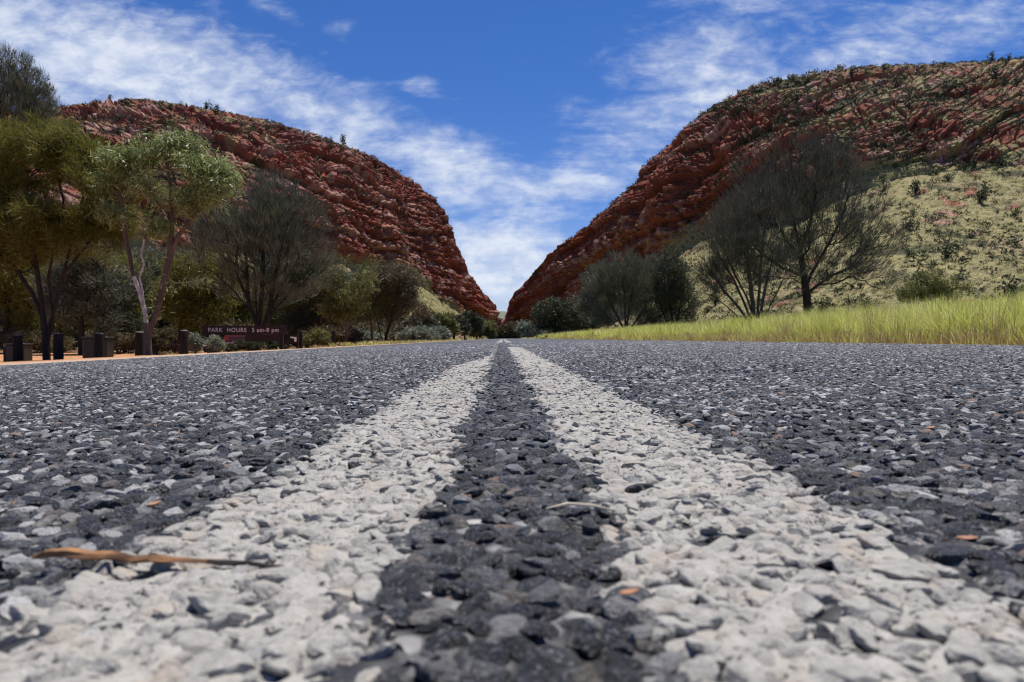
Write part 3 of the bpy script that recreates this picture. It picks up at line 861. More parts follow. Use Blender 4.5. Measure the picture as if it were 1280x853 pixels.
tree('green_bush', 'upright grey green bush between the low dark bush and the many-stemmed bush', 'bush',
     [[(742, 414), (742, 400), (738, 370)]], [(738, 362, 18, 28), (745, 388, 26, 22), (730, 378, 16, 22)], 56, 'lf_grey', 'bark_dark',
     natt=220, nleaf=55, L=.36, W=.04, rroot=.12, clump=.34, droop=-.1, seed=27)
tree('silver_bush', 'tiny silvery bush at the foot of the right cliff end', 'bush',
     [[(660, 420), (659, 412)]], [(658, 411, 13, 8), (672, 414, 10, 6)], 75, 'lf_silver', 'twig', natt=70, nleaf=50, L=.28, W=.07, rroot=.06, clump=.3, seed=28)

# --- left side, large trees from left to right
tree('grey_acacia', 'tall feathery grey green tree cut by the left edge of the photo', 'tree',
     [[(-50, 460), (-48, 400), (-40, 330), (-25, 260), (-10, 200)], [(-44, 350), (-80, 280), (-100, 220)], [(-25, 260), (15, 210), (40, 160)], [(-10, 200), (5, 150), (12, 110)]],
     [(10, 130, 46, 62), (40, 140, 36, 52), (22, 110, 34, 42), (-50, 180, 70, 90), (15, 215, 50, 50), (50, 165, 22, 40)], 34, 'lf_grey', 'bark_dark',
     fan=.5, natt=1000, nleaf=42, L=.34, W=.018, rroot=.2, rtip=.007, clump=.18, droop=-.15, spread=.3, seed=31, leaf_levels=4)
tree('olive_wattle', 'olive green wattle with drooping sprays beside the left edge of the photo', 'tree',
     [[(64, 455), (62, 420), (58, 380), (52, 340), (46, 300), (40, 230)], [(62, 425), (74, 385), (84, 345), (98, 290), (112, 240)], [(60, 400), (45, 365), (20, 330), (-20, 300)], [(66, 440), (72, 400), (66, 350), (75, 290)],
      [(46, 300), (20, 255), (0, 200)], [(84, 345), (115, 305), (140, 275)]],
     [(66, 200, 56, 44), (0, 235, 70, 55), (112, 250, 56, 42), (60, 285, 100, 34), (-40, 270, 60, 60), (135, 215, 34, 26), (-20, 200, 50, 36), (10, 318, 60, 24), (145, 275, 30, 30), (100, 195, 40, 34), (30, 300, 80, 30), (95, 300, 60, 24)], 25.5, 'lf_olive', 'bark_dark',
     gaps=1.9, natt=1000, nleaf=80, L=.40, W=.024, rroot=.13, rtip=.006, clump=.24, droop=.10, spread=.45, seed=32, leaf_levels=4, shell=.5)
tree('gum_tree', 'gum tree with white branches and bright green leaf clumps left of the sign', 'tree',
     [[(189, 447), (188, 430), (186, 405), (184, 388), (178, 366), (171, 347), (158, 332), (140, 325), (128, 312)], [(186, 392), (181, 360), (178, 348), (184, 331), (180, 320), (184, 300), (196, 280), (210, 262)],
      [(189, 420), (196, 402), (203, 375), (208, 355), (216, 318), (218, 290), (218, 262), (216, 238), (212, 205)], [(216, 315), (226, 296), (243, 275), (255, 260), (268, 240)],
      [(207, 366), (222, 355), (240, 353), (258, 349)], [(171, 347), (166, 320), (160, 290), (155, 250)], [(218, 285), (200, 255), (180, 225)], [(196, 402), (196, 360), (192, 320)], [(160, 290), (140, 262), (130, 240)]],
     [(212, 186, 36, 18), (250, 208, 36, 20), (268, 238, 28, 24), (162, 202, 34, 16), (152, 228, 24, 20), (192, 232, 30, 22), (236, 250, 36, 20), (176, 262, 22, 18), (284, 222, 14, 18), (240, 188, 18, 14), (150, 268, 18, 18), (205, 285, 14, 12)],
     24.2, 'lf_euc', 'bark_euc', gaps=1.9, natt=480, nleaf=32, L=.25, W=.040, rroot=.125, rtip=.009, clump=.26, droop=.65, spread=.7, seed=33, leaf_levels=2, shell=.6,
     white=[[(187, 398), (184, 388), (181, 362), (178, 348)], [(178, 348), (184, 331), (180, 320), (184, 300)], [(158, 332), (171, 347), (178, 366)], [(218, 358), (222, 355), (240, 353), (258, 349)], [(196, 280), (210, 262)]])
tree('mulga_tree', 'broad dark broom-shaped mulga tree standing behind the park hours sign', 'tree',
     [[(326, 446), (325, 430), (323, 408), (315, 385), (303, 355), (285, 315)], [(324, 412), (328, 380), (330, 340), (332, 285)], [(325, 420), (338, 392), (352, 360), (375, 322)], [(323, 408), (312, 372), (310, 330), (305, 280)],
      [(326, 425), (322, 385), (320, 335)], [(336, 398), (345, 350), (354, 300)], [(318, 395), (295, 365), (268, 340)], [(336, 398), (365, 365), (392, 345)]],
     [(325, 258, 62, 38), (288, 288, 46, 46), (368, 290, 48, 46), (325, 310, 80, 52), (398, 330, 26, 36), (258, 315, 24, 32), (330, 355, 80, 28)], 34, 'lf_grey', 'bark_dark',
     fan=.65, natt=1300, nleaf=22, L=.46, W=.019, rroot=.20, rtip=.008, clump=.20, droop=-.1, spread=.26, seed=34, wpath=.25, leaf_levels=4)
tree('gum_sapling', 'slim yellow green gum sapling right of the mulga tree', 'tree',
     [[(434, 440), (434, 420), (432, 385), (430, 350), (430, 325)], [(433, 390), (420, 365), (412, 340)], [(432, 380), (445, 355), (452, 335)]],
     [(430, 335, 22, 16), (414, 352, 18, 18), (448, 352, 20, 20), (432, 378, 24, 20), (418, 385, 14, 14)], 40, 'lf_yel', 'bark_euc', natt=170, nleaf=40, L=.28, W=.05, rroot=.08, rtip=.010, clump=.34, droop=.5, seed=35, leaf_levels=2, shell=.6)
tree('gum_sapling', 'pale thin gum sapling between the yellow green sapling and brown tree', 'tree',
     [[(466, 440), (465, 415), (462, 380), (464, 340)]], [(466, 340, 24, 16), (452, 362, 18, 18), (480, 362, 18, 20), (466, 385, 18, 16)], 44, 'lf_yel', 'bark_euc', natt=150, nleaf=44, L=.30, W=.05, rroot=.07, rtip=.010, clump=.36, droop=.5, seed=36, leaf_levels=2, shell=.6)
tree('brown_tree', 'brownish rounded tree with leaning twin stems near the roadside posts', 'tree',
     [[(481, 436), (483, 420), (490, 398), (497, 375), (500, 350)], [(482, 432), (473, 405), (468, 385)], [(490, 398), (515, 375), (524, 358)]],
     [(498, 352, 32, 20), (512, 368, 26, 28), (486, 370, 26, 24), (522, 382, 18, 16), (496, 388, 20, 14)], 44, 'lf_brown', 'bark_dark', natt=280, nleaf=60, L=.24, W=.04, rroot=.10, rtip=.010, clump=.32, droop=.2, seed=37, leaf_levels=3)

# background woodland: four kinds, then copies
BG = 'dark trees of the wood behind the car park'
protoA = tree('woodland_tree', 'dark trunked grey tree in the wood left of the gum tree', 'tree', [[(106, 446), (106, 410), (102, 370), (100, 340)], [(104, 395), (120, 360), (128, 335)]],
              [(105, 330, 45, 32), (80, 355, 34, 28), (132, 350, 34, 30), (100, 385, 44, 22), (128, 400, 24, 16)], 42, 'lf_grey', 'bark_dark', natt=340, nleaf=60, L=.42, W=.035, rroot=.17, rtip=.012, clump=.40, droop=-.05, seed=41, group=BG)
protoB = tree('woodland_tree', 'dark olive crowned tree filling the wood just right of the gum tree', 'tree', [[(262, 444), (262, 410), (258, 375), (262, 345)], [(260, 395), (245, 365), (238, 350)]],
              [(255, 342, 44, 30), (238, 366, 36, 26), (280, 362, 36, 30), (258, 395, 46, 22)], 44, 'lf_olive', 'bark_dark', natt=340, nleaf=60, L=.36, W=.04, rroot=.16, rtip=.012, clump=.42, droop=.1, seed=42, group=BG)
protoC = tree('woodland_tree', 'brown grey tree of the wood filling the gap right of the mulga', 'tree', [[(392, 440), (392, 410), (388, 380), (392, 350)], [(391, 395), (405, 370), (412, 352)]],
              [(392, 348, 36, 28), (374, 375, 30, 24), (410, 368, 28, 26), (392, 398, 38, 18)], 46, 'lf_dark', 'bark_dark', natt=340, nleaf=60, L=.40, W=.035, rroot=.15, rtip=.012, clump=.40, droop=.0, seed=43, group=BG)
protos = (protoA, protoB, protoC)
wood = [(-60, 52, 0, 1.2, 'grey tree of the wood seen behind the left edge wattle stems'), (14, 46, 1, 1.15, 'olive tree of the wood behind the leftmost bollard'), (55, 60, 2, 1.25, 'brown grey tree of the wood behind the second bollard'),
        (82, 50, 1, 1.0, 'low olive tree of the wood above the second bollard'), (135, 58, 1, 1.25, 'olive tree of the wood behind the wide green bin'), (160, 48, 2, .95, 'small dark tree of the wood close behind the gum trunk'),
        (205, 62, 0, 1.3, 'large grey tree of the wood behind the picnic table'), (228, 50, 1, .95, 'olive tree of the wood behind the last thick bollard'), (285, 60, 2, 1.25, 'dark tree of the wood behind the words on the sign'),
        (300, 50, 1, .9, 'low olive tree of the wood behind the parked red car'), (345, 60, 0, 1.15, 'grey tree of the wood right behind the mulga trunk'), (370, 52, 1, .95, 'olive tree of the wood above the white arrow board'),
        (415, 64, 2, 1.15, 'dark tree of the wood behind the yellow green sapling'), (445, 72, 0, 1.1, 'grey tree of the wood between the two saplings')]
back = [(-110, 90, 0), (-60, 78, 2), (-20, 84, 1), (25, 76, 2), (60, 92, 0), (98, 80, 1), (130, 95, 2), (165, 78, 0), (200, 88, 2), (235, 76, 1), (265, 92, 0), (300, 80, 2), (335, 95, 1), (368, 82, 0), (400, 94, 2), (430, 88, 1), (462, 98, 0), (495, 104, 2)]
for k, (px, D, kk) in enumerate(back):
    x = D * (px - 628) / F_PX
    copy_tree(protos[kk], (x, D, float(ground_z(x, D))), 1.7 * k, 1.35 + .25 * ((k * 7) % 5) / 5, 'dim tree deep in the wood behind the front row of trees', 'trees deep in the wood on the left')
for k, (px, D, kk, s, lb) in enumerate(wood):
    x = D * (px - 628) / F_PX
    copy_tree(protos[kk], (x, D, float(ground_z(x, D))), 2.1 * k + .4, s, lb, BG)

# understory of the wood: waist-high brown scrub between the trunks
und = tree('understory_bush', 'dim brown scrub bush between the trunks of the wood', 'bush', [[(150, 446), (150, 435), (150, 425)]], [(150, 424, 30, 9), (132, 430, 18, 7), (170, 428, 20, 8)], 48, 'lf_brown', 'twig',
           natt=120, nleaf=60, L=.30, W=.05, rroot=.05, rtip=.008, clump=.24, droop=0, seed=58, group='scrub bushes under the trees of the wood')
for k in range(34):
    D = 44 + 4.5 * (k % 7) + rng.uniform(-1, 1); px = -80 + 600 * k / 34 + rng.uniform(-8, 8)
    x = D * (px - 628) / F_PX
    copy_tree(und, (x, D, float(ground_z(x, D))), rng.uniform(0, 6), rng.uniform(.8, 1.5), 'dim brown scrub bush between the trunks of the wood', 'scrub bushes under the trees of the wood')

# roadside bushes running up to the gap on the left, and low saltbush
bushes = [('green_bush', 'yellow green bush behind the first far roadside posts', (552, 402, 24, 15), 70, 'lf_yel'), ('green_bush', 'grey green bush left of the far yellow green bush', (528, 404, 20, 14), 66, 'lf_grey'),
          ('green_bush', 'dark green bush at the far end of the roadside posts', (583, 404, 20, 14), 90, 'lf_dark'), ('green_bush', 'light green bush next to the gap mouth at the road end', (603, 410, 14, 10), 110, 'lf_yel'),
          ('green_bush', 'mid green bush above the middle of the far roadside posts', (568, 410, 18, 10), 84, 'lf_dark'), ('green_bush', 'small brownish bush closing the road end below the gap', (620, 416, 12, 6), 140, 'lf_brown'),
          ('green_bush', 'rust brown bush at the toe of the right cliff by the road end', (640, 414, 10, 9), 140, 'lf_brown'),
          ('saltbush', 'wide silver grey saltbush beside the brown tree', (522, 418, 26, 9), 52, 'lf_silver'), ('saltbush', 'low silver grey saltbush left of the brown tree stems', (452, 421, 24, 8), 46, 'lf_silver'),
          ('saltbush', 'pale grey saltbush among the far roadside posts', (545, 418, 14, 8), 60, 'lf_silver'), ('saltbush', 'pale green shrub between the last thick bollard and sign', (246, 428, 6, 8), 26, 'lf_silver'),
          ('saltbush', 'pale green shrub under the left half of the park hours sign', (271, 430, 8, 8), 26.5, 'lf_silver'), ('saltbush', 'small leafy shrub right of the sign posts', (398, 424, 14, 11), 32, 'lf_yel'),
          ('green_bush', 'dark low shrub under the right half of the park hours sign', (310, 434, 22, 8), 28.5, 'lf_dark'), ('green_bush', 'dark low shrub under the white arrow board', (345, 432, 14, 8), 29, 'lf_dark')]
for k, (nm, lb, (px, py, rx_, ry_), D, lm) in enumerate(bushes):
    x = D * (px - 628) / F_PX; g = float(ground_z(x, D)); pyb = 423 - (g - CAM_H) / D * F_PX
    py = min(py, pyb - ry_ * .55)
    tree(nm, lb, 'bush', [[(px, pyb), (px + 1, (py + pyb) / 2), (px, py)]], [(px, py, rx_, ry_), (px - rx_ * .4, py + ry_ * .35, rx_ * .7, ry_ * .7), (px + rx_ * .45, py + ry_ * .3, rx_ * .65, ry_ * .7)], D, lm, 'twig',
         natt=110, nleaf=60, L=.0058 * D, W=.0014 * D, rroot=.05, rtip=.008, clump=.0030 * D, droop=.05, seed=60 + k, step=.3)


# --- shrubs on the hills: a few kinds, copied as individuals; the smallest scrub as one mass
def shrub_mesh(name, h, wd, n, seed, tall=False):
    r = np.random.default_rng(seed)
    lob = r.normal(size=(6, 3)) * np.array([wd * .28, wd * .28, h * .16]) + np.array([0, 0, h * .46])
    c = lob[r.integers(0, 6, n)]; d = r.normal(size=(n, 3)); d /= np.linalg.norm(d, axis=1, keepdims=True)
    pts = c + d * (r.uniform(0, 1, n) ** .45)[:, None] * np.array([wd * .34, wd * .34, h * .36])
    pts[:, 2] = np.maximum(pts[:, 2], h * .06)
    V1, F1, tn = leaves(pts, d, .15 * h + .1, .07 * h + .05, r, 0, .7)
    ends = lob; V2, F2 = tubes(np.zeros((6, 3)) + r.normal(0, .05, (6, 3)) - [0, 0, .3], ends, np.full(6, .05 * h * .6), np.full(6, .02 * h), 4)
    me = mesh_np(name, np.concatenate([V1, V2]), [np.concatenate([F1, F2 + len(V1)])], False, {'tint': ('FACE', 'FLOAT', np.concatenate([tn, np.zeros(len(F2))]))},
                 np.concatenate([np.zeros(len(F1), int), np.ones(len(F2), int)]))
    me.materials.append(M['lf_hill']); me.materials.append(M['bark_dark']); return me


SH = [shrub_mesh('hill_shrub', *a) for a in ((2.6, 2.4, 170, 1), (3.4, 2.0, 170, 2), (1.9, 2.6, 150, 3), (4.2, 2.6, 200, 4), (1.5, 1.7, 120, 5))]


def put_shrub(p, k, s, label, group):
    o = bpy.data.objects.new('hill_shrub', SH[k]); COL.objects.link(o)
    o.location = tuple(float(v) for v in p); o.rotation_euler = (0, 0, rng.uniform(0, 6.28)); o.scale = (s, s, s * rng.uniform(.85, 1.2))
    tag(o, label, 'shrub', group)


def scatter(hd, vlo, vhi, n, sizes, label, group, pxr=None, kinds=(0, 1, 2, 3), gap=5.0):
    Q, VV, soil, px = hd
    inr = (VV >= vlo) & (VV <= vhi)
    if pxr: inr &= ((px >= pxr[0]) & (px <= pxr[1]))[:, None]
    idx = np.argwhere(inr); got = []
    # even cover in the slope's own plan
    for t in rng.permutation(len(idx)):
        p = Q[idx[t][0], idx[t][1]]
        if all(np.hypot(*(p - g)[:2]) + abs(p[2] - g[2]) > gap for g in got):
            got.append(p)
            if len(got) >= n: break
    for p in got: put_shrub(p - np.array([0, 0, .15]), int(rng.choice(kinds)), rng.uniform(*sizes), label, group)


scatter(hl, .97, 1.02, 40, (.4, .9), 'small dark shrub on the skyline of the left hill', 'shrubs on the skyline of the left hill', (50, 560), kinds=(2, 4), gap=4)
scatter(hr, .97, 1.02, 50, (.4, .9), 'small dark shrub on the skyline of the right hill', 'shrubs on the skyline of the right hill', (700, 1285), kinds=(0, 2, 4), gap=4)
scatter(hl, .55, .95, 46, (.5, 1.2), 'dark shrub growing on the ledges of the left hill below its skyline', 'shrubs on the ledges of the left hill', (40, 560))
scatter(hr, .30, .95, 62, (.5, 1.3), 'dark shrub growing among the rocks of the right hill below its skyline', 'shrubs among the rocks of the right hill', (860, 1290))
scatter(hr, -.80, .05, 92, (.35, 1.5), 'dark shrub dotting the yellow grassy slope of the right hill', 'shrubs on the grassy slope of the right hill', (860, 1290), kinds=(0, 1, 2, 4), gap=4)
scatter(hl, -.5, .1, 10, (.6, 1.2), 'shrub on the debris slope at the foot of the left cliff', 'shrubs at the foot of the left cliff', (470, 612))


def scrub_mass(name, hd, n, vlo, vhi, pxr, size, leafm, label, seed):
    r = np.random.default_rng(seed)
    Q, VV, soil, px = hd
    inr = (VV >= vlo) & (VV <= vhi) & ((px >= pxr[0]) & (px <= pxr[1]))[:, None]
    idx = np.argwhere(inr); wgt = .25 + np.clip(fbm(Q[inr] / 16, 3, seed) + .3, 0, 1)
    sel = idx[r.choice(len(idx), n, p=wgt / wgt.sum())]
    c = Q[sel[:, 0], sel[:, 1]]
    m = 26; s = size * np.exp(r.normal(0, .35, n))
    d = r.normal(size=(n, m, 3)); d[..., 2] = np.abs(d[..., 2]); d /= np.linalg.norm(d, axis=-1, keepdims=True)
    pts = c[:, None] + d * (r.uniform(.2, 1, (n, m)) * s[:, None])[..., None] * np.array([1, 1, .9])
    sz = np.repeat(s, m)
    V_, F_, tn = leaves(pts.reshape(-1, 3), d.reshape(-1, 3), 1.0, .5, r, 0, .6)
    V_ = V_.reshape(-1, 4, 3); V_ = V_[:, :1] + (V_ - V_[:, :1]) * (sz * .55)[:, None, None]
    me = mesh_np(name, V_.reshape(-1, 3), [F_], False, {'tint': ('FACE', 'FLOAT', tn)})
    tag(link(name, me, M[leafm]), label, 'undergrowth', kind='stuff')


scrub_mass('scrub_undergrowth', hl, 2200, .15, 1.0, (-100, 560), .85, 'lf_hill', 'fine dark scrub scattered over the rock of the left hill', 71)
scrub_mass('scrub_undergrowth', hr, 4600, .05, 1.0, (760, 1500), .85, 'lf_hill', 'fine dark scrub scattered over the rock of the right hill', 72)
scrub_mass('scrub_undergrowth', hr, 1500, -.85, 0.05, (840, 1400), .75, 'lf_hill', 'small dark scrub tufts over the grassy slope of the right hill', 74)
scrub_mass('scrub_undergrowth', hr, 420, .965, 1.01, (700, 1500), .85, 'lf_hill', 'dark low scrub fringe along the skyline of the right hill', 75)
scrub_mass('scrub_undergrowth', hl, 320, .965, 1.01, (-100, 570), .75, 'lf_hill', 'dark low scrub fringe along the skyline of the left hill', 76)
scrub_mass('tussock_grass', hr, 3600, -.9, 0.0, (840, 1500), .38, 'lf_yel', 'pale tussock grass over the lower slope of the right hill', 73)


# ------------------------------------------------------------------ grass on the right verge
def blades(n_t, per, x0, x1, y0, y1, hgt, wid, seed, straw=.12, edge=None):
    r = np.random.default_rng(seed)
    tx = r.uniform(x0, x1, n_t); ty = y0 + (y1 - y0) * r.uniform(0, 1, n_t)
    if edge is not None: tx = x0 + (x1 - x0) * r.beta(1, edge, n_t)
    n = n_t * per
    th = np.repeat(hgt * np.exp(r.normal(-.06, .36, n_t)), per) * r.uniform(.45, 1.2, n)
    th = np.minimum(th, hgt * 1.45)
    an = r.uniform(0, 2 * math.pi, n); lean = np.abs(r.normal(0, .55, n))
    spread = r.uniform(0, .09, n) + .03
    bx = np.repeat(tx, per) + np.cos(an) * spread; by = np.repeat(ty, per) + np.sin(an) * spread
    k = bx > 3.58
    bz = ground_z(np.maximum(bx, 3.62), by) - .015
    d = np.stack([np.cos(an), np.sin(an)], -1)
    V_ = []
    sd = np.stack([-np.sin(an + r.normal(0, .6, n)), np.cos(an)], -1)
    for t, wq in ((0, 1.0), (.4, .85), (.75, .55), (1.0, 0)):
        hz = th * (t - .28 * lean * t * t); out_ = th * lean * t * t
        c = np.stack([bx + d[:, 0] * out_, by + d[:, 1] * out_, bz + hz], -1)
        ww = wid * wq * .5
        if wq: V_ += [c - np.concatenate([sd * ww, np.zeros((n, 1))], 1), c + np.concatenate([sd * ww, np.zeros((n, 1))], 1)]
        else: V_ += [c]
    V_ = np.stack(V_, 1)[k]; m = len(V_)
    o = (np.arange(m) * 7)[:, None]
    q = np.concatenate([o + np.array([[0, 1, 3, 2]]), o + np.array([[2, 3, 5, 4]])]); t3 = o + np.array([[4, 5, 6]])
    tn = np.clip(np.repeat(r.beta(2, 2.6, n_t), per) * .5 + r.uniform(0, .5, n), 0, 1)[k]
    st = (np.repeat(r.random(n_t) < straw, per) | (r.random(n) < straw))[k].astype(int)
    return V_.reshape(-1, 3), q, t3, tn, st


def grass(name, sets, label):
    Vs, Qs, Ts, tq, tt, mq, mt, off = [], [], [], [], [], [], [], 0
    for s in sets:
        V_, q, t3, tn, st = s
        Vs.append(V_); Qs.append(q + off); Ts.append(t3 + off); off += len(V_)
        tq += [tn, tn]; tt.append(tn); mq += [st, st]; mt.append(st)
    me = mesh_np(name, np.concatenate(Vs), [np.concatenate(Qs), np.concatenate(Ts)], True,
                 {'tint': ('FACE', 'FLOAT', np.concatenate(tq + tt))}, np.concatenate(mq + mt))
    print(name, len(me.polygons))
    return tag(link(name, me, [M['blade'], M['straw']]), label, 'grass', kind='stuff')


grass('grass', [blades(1700, 60, 3.95, 8.5, 2.6, 11, .34, .0042, 81, .10), blades(1700, 40, 3.95, 9.0, 11, 28, .34, .0085, 82, .10), blades(1900, 26, 3.95, 10.5, 28, 90, .38, .022, 83, .12),
                blades(900, 26, 3.66, 4.1, 2.6, 16, .15, .005, 84, .45), blades(500, 20, 3.66, 4.2, 16, 70, .16, .014, 85, .4)],
      'tall yellow green grass along the right edge of the road')


def mirror_left(s, x0):
    return s


# low weeds along the left shoulder
def left_blades(n_t, per, x0, x1, y0, y1, hgt, wid, seed, straw):
    V_, q, t3, tn, st = blades(n_t, per, 4.0, 4.0 + (x1 - x0), y0, y1, hgt, wid, seed, straw)
    V_ = V_.reshape(-1, 7, 3).copy()
    x_old = V_[:, 0, 0].copy(); y_old = V_[:, 0, 1]; base = ground_z(np.maximum(x_old, 3.62), y_old) - .015
    V_[..., 0] += (x0 - 4.0); V_[..., 2] += (ground_z(V_[:, 0, 0], y_old) - .015 - base)[:, None]
    return V_.reshape(-1, 3), q, t3, tn, st


grass('roadside_grass', [left_blades(420, 24, -6.2, -4.3, 24, 75, .16, .022, 91, .35), left_blades(260, 20, -14, -5.5, 26, 60, .16, .024, 92, .5)], 'short yellow weeds along the left shoulder near the roadside posts')

# ------------------------------------------------------------------ car-park furniture on the left
M['timber'] = simple_mat('dark_timber', (0.035, 0.027, 0.022), (0.016, 0.013, 0.011), 12, 0.85, 0.5, 0.01, 0.2, stretch=(1, 1, .15))
M['cap'] = simple_mat('weathered_cap', (0.24, 0.21, 0.18), (0.13, 0.11, 0.10), 20, 0.9, 0.4, 0.005)
M['signbrown'] = simple_mat('sign_brown', (0.034, 0.016, 0.014), (0.022, 0.011, 0.010), 6, 0.7, 0.1, 0.002)
M['letter'] = simple_mat('letter_white', (0.62, 0.56, 0.54), (0.50, 0.45, 0.43), 9, 0.7, 0.05, 0.001)
M['white'] = simple_mat('arrow_white', (0.85, 0.85, 0.85), (0.8, 0.8, 0.8), 9, 0.5, 0.05, 0.001)
M['bin'] = simple_mat('bin_green_grey', (0.026, 0.030, 0.022), (0.018, 0.021, 0.016), 5, 0.55, 0.1, 0.002, 0.4)
M['bin_dark'] = simple_mat('bin_lid', (0.022, 0.025, 0.022), (0.015, 0.017, 0.015), 5, 0.5, 0.1, 0.002, 0.4)
M['picket'] = simple_mat('rusty_picket', (0.10, 0.045, 0.03), (0.05, 0.025, 0.02), 20, 0.8, 0.3, 0.003)


def ground_point(px, D):
    x = D * (px - 628) / F_PX
    return np.array([x, D, float(ground_z(x, D))])


bol = [(28, 24.2, .95, .15, 'thick timber bollard nearest the left edge of the photo, before the grey bin'), (78, 24.4, .93, .15, 'thick timber bollard beside the dark wattle stems'),
       (128, 24.6, .93, .145, 'thick timber bollard standing before the wide green bin'), (178, 24.8, .94, .145, 'thick timber bollard hard against the gum tree trunk'),
       (233, 25.2, .93, .145, 'thick timber bollard between the picnic table and park sign')]
for k, (px, D, h, r_, lb) in enumerate(bol):
    g = ground_point(px, D); T = empty('bollard', g); tag(T, lb, 'bollard', 'thick timber bollards along the car park edge')
    MB().lathe((0, 0, 0), [(r_ * 1.03, -.12), (r_ * 1.03, 0), (r_, h * .5), (r_ * .98, h - .05), (r_ * .93, h - .02)], 12, .10, seed=k).build('post', M['timber'], T)
    MB().lathe((0, 0, 0), [(r_ * .90, h - .019), (r_ * .80, h + .012), (r_ * .35, h + .022)], 12, .10, seed=k).build('cap', M['cap'], T)
posts = [(377, 29.5, .80, 'dark timber post just right of the white arrow board'), (403, 33.5, .78, 'short dark post left of the tall one before the yellow green sapling'), (418, 32, .80, 'tall dark post before the yellow green sapling'),
         (445, 40, .62, 'dark post near the low silver saltbush'), (452.5, 42, .5, 'stubby dark post just right of its taller neighbour by the saltbush'), (517, 50, .6, 'dark roadside post beside the wide silver saltbush'),
         (530, 58, .72, 'first of the close row of dark roadside posts past the saltbush'), (535, 62, .80, 'second dark post of the close row past the saltbush'), (541, 64, .80, 'third dark post of the close row, under the pale saltbush'),
         (549, 68, .78, 'dark roadside post just right of the close row of posts'), (558, 74, .72, 'dark roadside post under the far yellow green bush'), (567, 80, .8, 'dark roadside post under the mid green bush'),
         (581, 88, .8, 'dark roadside post under the far dark green bush'), (596, 100, .85, 'last dark roadside post before the gap')]
for k, (px, D, h, lb) in enumerate(posts):
    g = ground_point(px, D); r_ = .085 if D < 35 else .12
    o = MB().lathe((0, 0, 0), [(r_ * 1.03, -.12), (r_, h * .5), (r_ * .97, h - .03), (r_ * .7, h + .005)], 10, .12, seed=40 + k).build('roadside_post', M['timber'])
    o.location = tuple(g); o.scale = (1, 1, 1.0); tag(o, lb, 'post', 'dark posts along the left roadside')

g = ground_point(12, 23.5)
T = empty('marker_picket', g); tag(T, 'thin rusty picket with a pale top at the left edge of the photo', 'picket')
MB().box((0, 0, .24), (.05, .05, .56)).build('post', M['picket'], T)
MB().box((0, 0, .575), (.07, .055, .10), bev=.01).build('reflector', M['cap'], T)


def bin_box(px, D, wd, h, lb, m1):
    g = ground_point(px, D); T = empty('rubbish_bin', g, .06); tag(T, lb, 'bin', 'rubbish bins behind the bollards')
    MB().box((0, 0, h / 2 - .02), (wd, .6, h), bev=.03).build('body', M[m1], T)
    MB().box((0, 0, h + .012), (wd + .06, .66, .06), bev=.02).build('lid', M['bin_dark'], T)
    for s in (-1, 1): MB().box((s * wd * .25, -.305, h * .55), (wd * .42, .018, h * .75), bev=.006).build('door', M[m1], T)
    MB().box((wd * .04, -.325, h * .6), (.03, .03, .16), bev=.006).build('handle', M['bin_dark'], T)


bin_box(29, 29, .80, .72, 'grey twin bin showing on both sides of the leftmost bollard', 'bin')
bin_box(127, 29, .98, .90, 'wide green grey bin behind the third thick bollard', 'bin')

g = ground_point(209, 29.5); T = empty('picnic_table', g, .15); tag(T, 'dark timber picnic table between the gum trunk and a bollard', 'picnic table')
tt = MB()
for k in range(5): tt.box((0, -.3 + .15 * k, .72), (1.5, .135, .045), bev=.008)
tt.build('tabletop', M['timber'], T)
for s in (-1, 1):
    MB().box((0, s * .62, .43), (1.5, .26, .045), bev=.008).build('bench', M['timber'], T)
    f = MB(); f.box((s * .5, 0, .37), (.09, .62, .62), bev=.01); f.box((s * .5, 0, .385), (.085, 1.42, .07)); f.box((s * .5, -.55, .17), (.08, .08, .38)); f.box((s * .5, .55, .17), (.08, .08, .38))
    f.build('leg_frame', M['timber'], T)


def text_mesh(txt, size, depth):
    cu = bpy.data.curves.new('lettering', 'FONT'); cu.body = txt; cu.size = size; cu.extrude = depth; cu.align_x = 'CENTER'; cu.align_y = 'CENTER'; cu.space_character = 1.15; cu.offset = size * .012
    o = bpy.data.objects.new('tmp_text', cu); COL.objects.link(o)
    dg = bpy.context.evaluated_depsgraph_get(); me = bpy.data.meshes.new_from_object(o.evaluated_get(dg)); me.name = 'lettering'
    bpy.data.objects.remove(o, do_unlink=True); return me


DS = 27.0
g = ground_point(307, DS)
T = empty('park_sign', g); tag(T, 'brown park hours sign board with white lettering on dark posts', 'sign')
zt = CAM_H + DS * (423 - 407.5) / F_PX - g[2]; zb = CAM_H + DS * (423 - 418.5) / F_PX - g[2]; wS = 104 * DS / F_PX
MB().box((0, 0, (zt + zb) / 2), (wS, .06, zt - zb), bev=.008).build('board', M['signbrown'], T)
# hanging board with the arrow, right half
MB().box((.22 * wS, .03, zb - .135), (wS * .42, .05, .25), bev=.006).build('lower_board', M['signbrown'], T)
for px in (262, 352):
    MB().box(((px - 307) * DS / F_PX, .11, zt / 2 - .05), (.14, .14, zt + .12), bev=.01).build('post', M['timber'], T)
for txt, px, wpx in (('PARK  HOURS', 286.5, 47), ('5 am-8 pm', 333.5, 33)):
    me = text_mesh(txt, .23, .006); o = link('lettering', me, M['letter'], T)
    dx = max(v.co.x for v in me.vertices) - min(v.co.x for v in me.vertices)
    k = wpx * DS / F_PX / dx
    o.rotation_euler = (R(90), 0, 0); o.scale = (k, 1.0, 1.0); o.location = ((px - 307) * DS / F_PX, -.034, (zt + zb) / 2)
g = ground_point(363, 28.6)
T = empty('arrow_sign', g); tag(T, 'low dark board with a white bent arrow mark right of the park sign', 'sign')
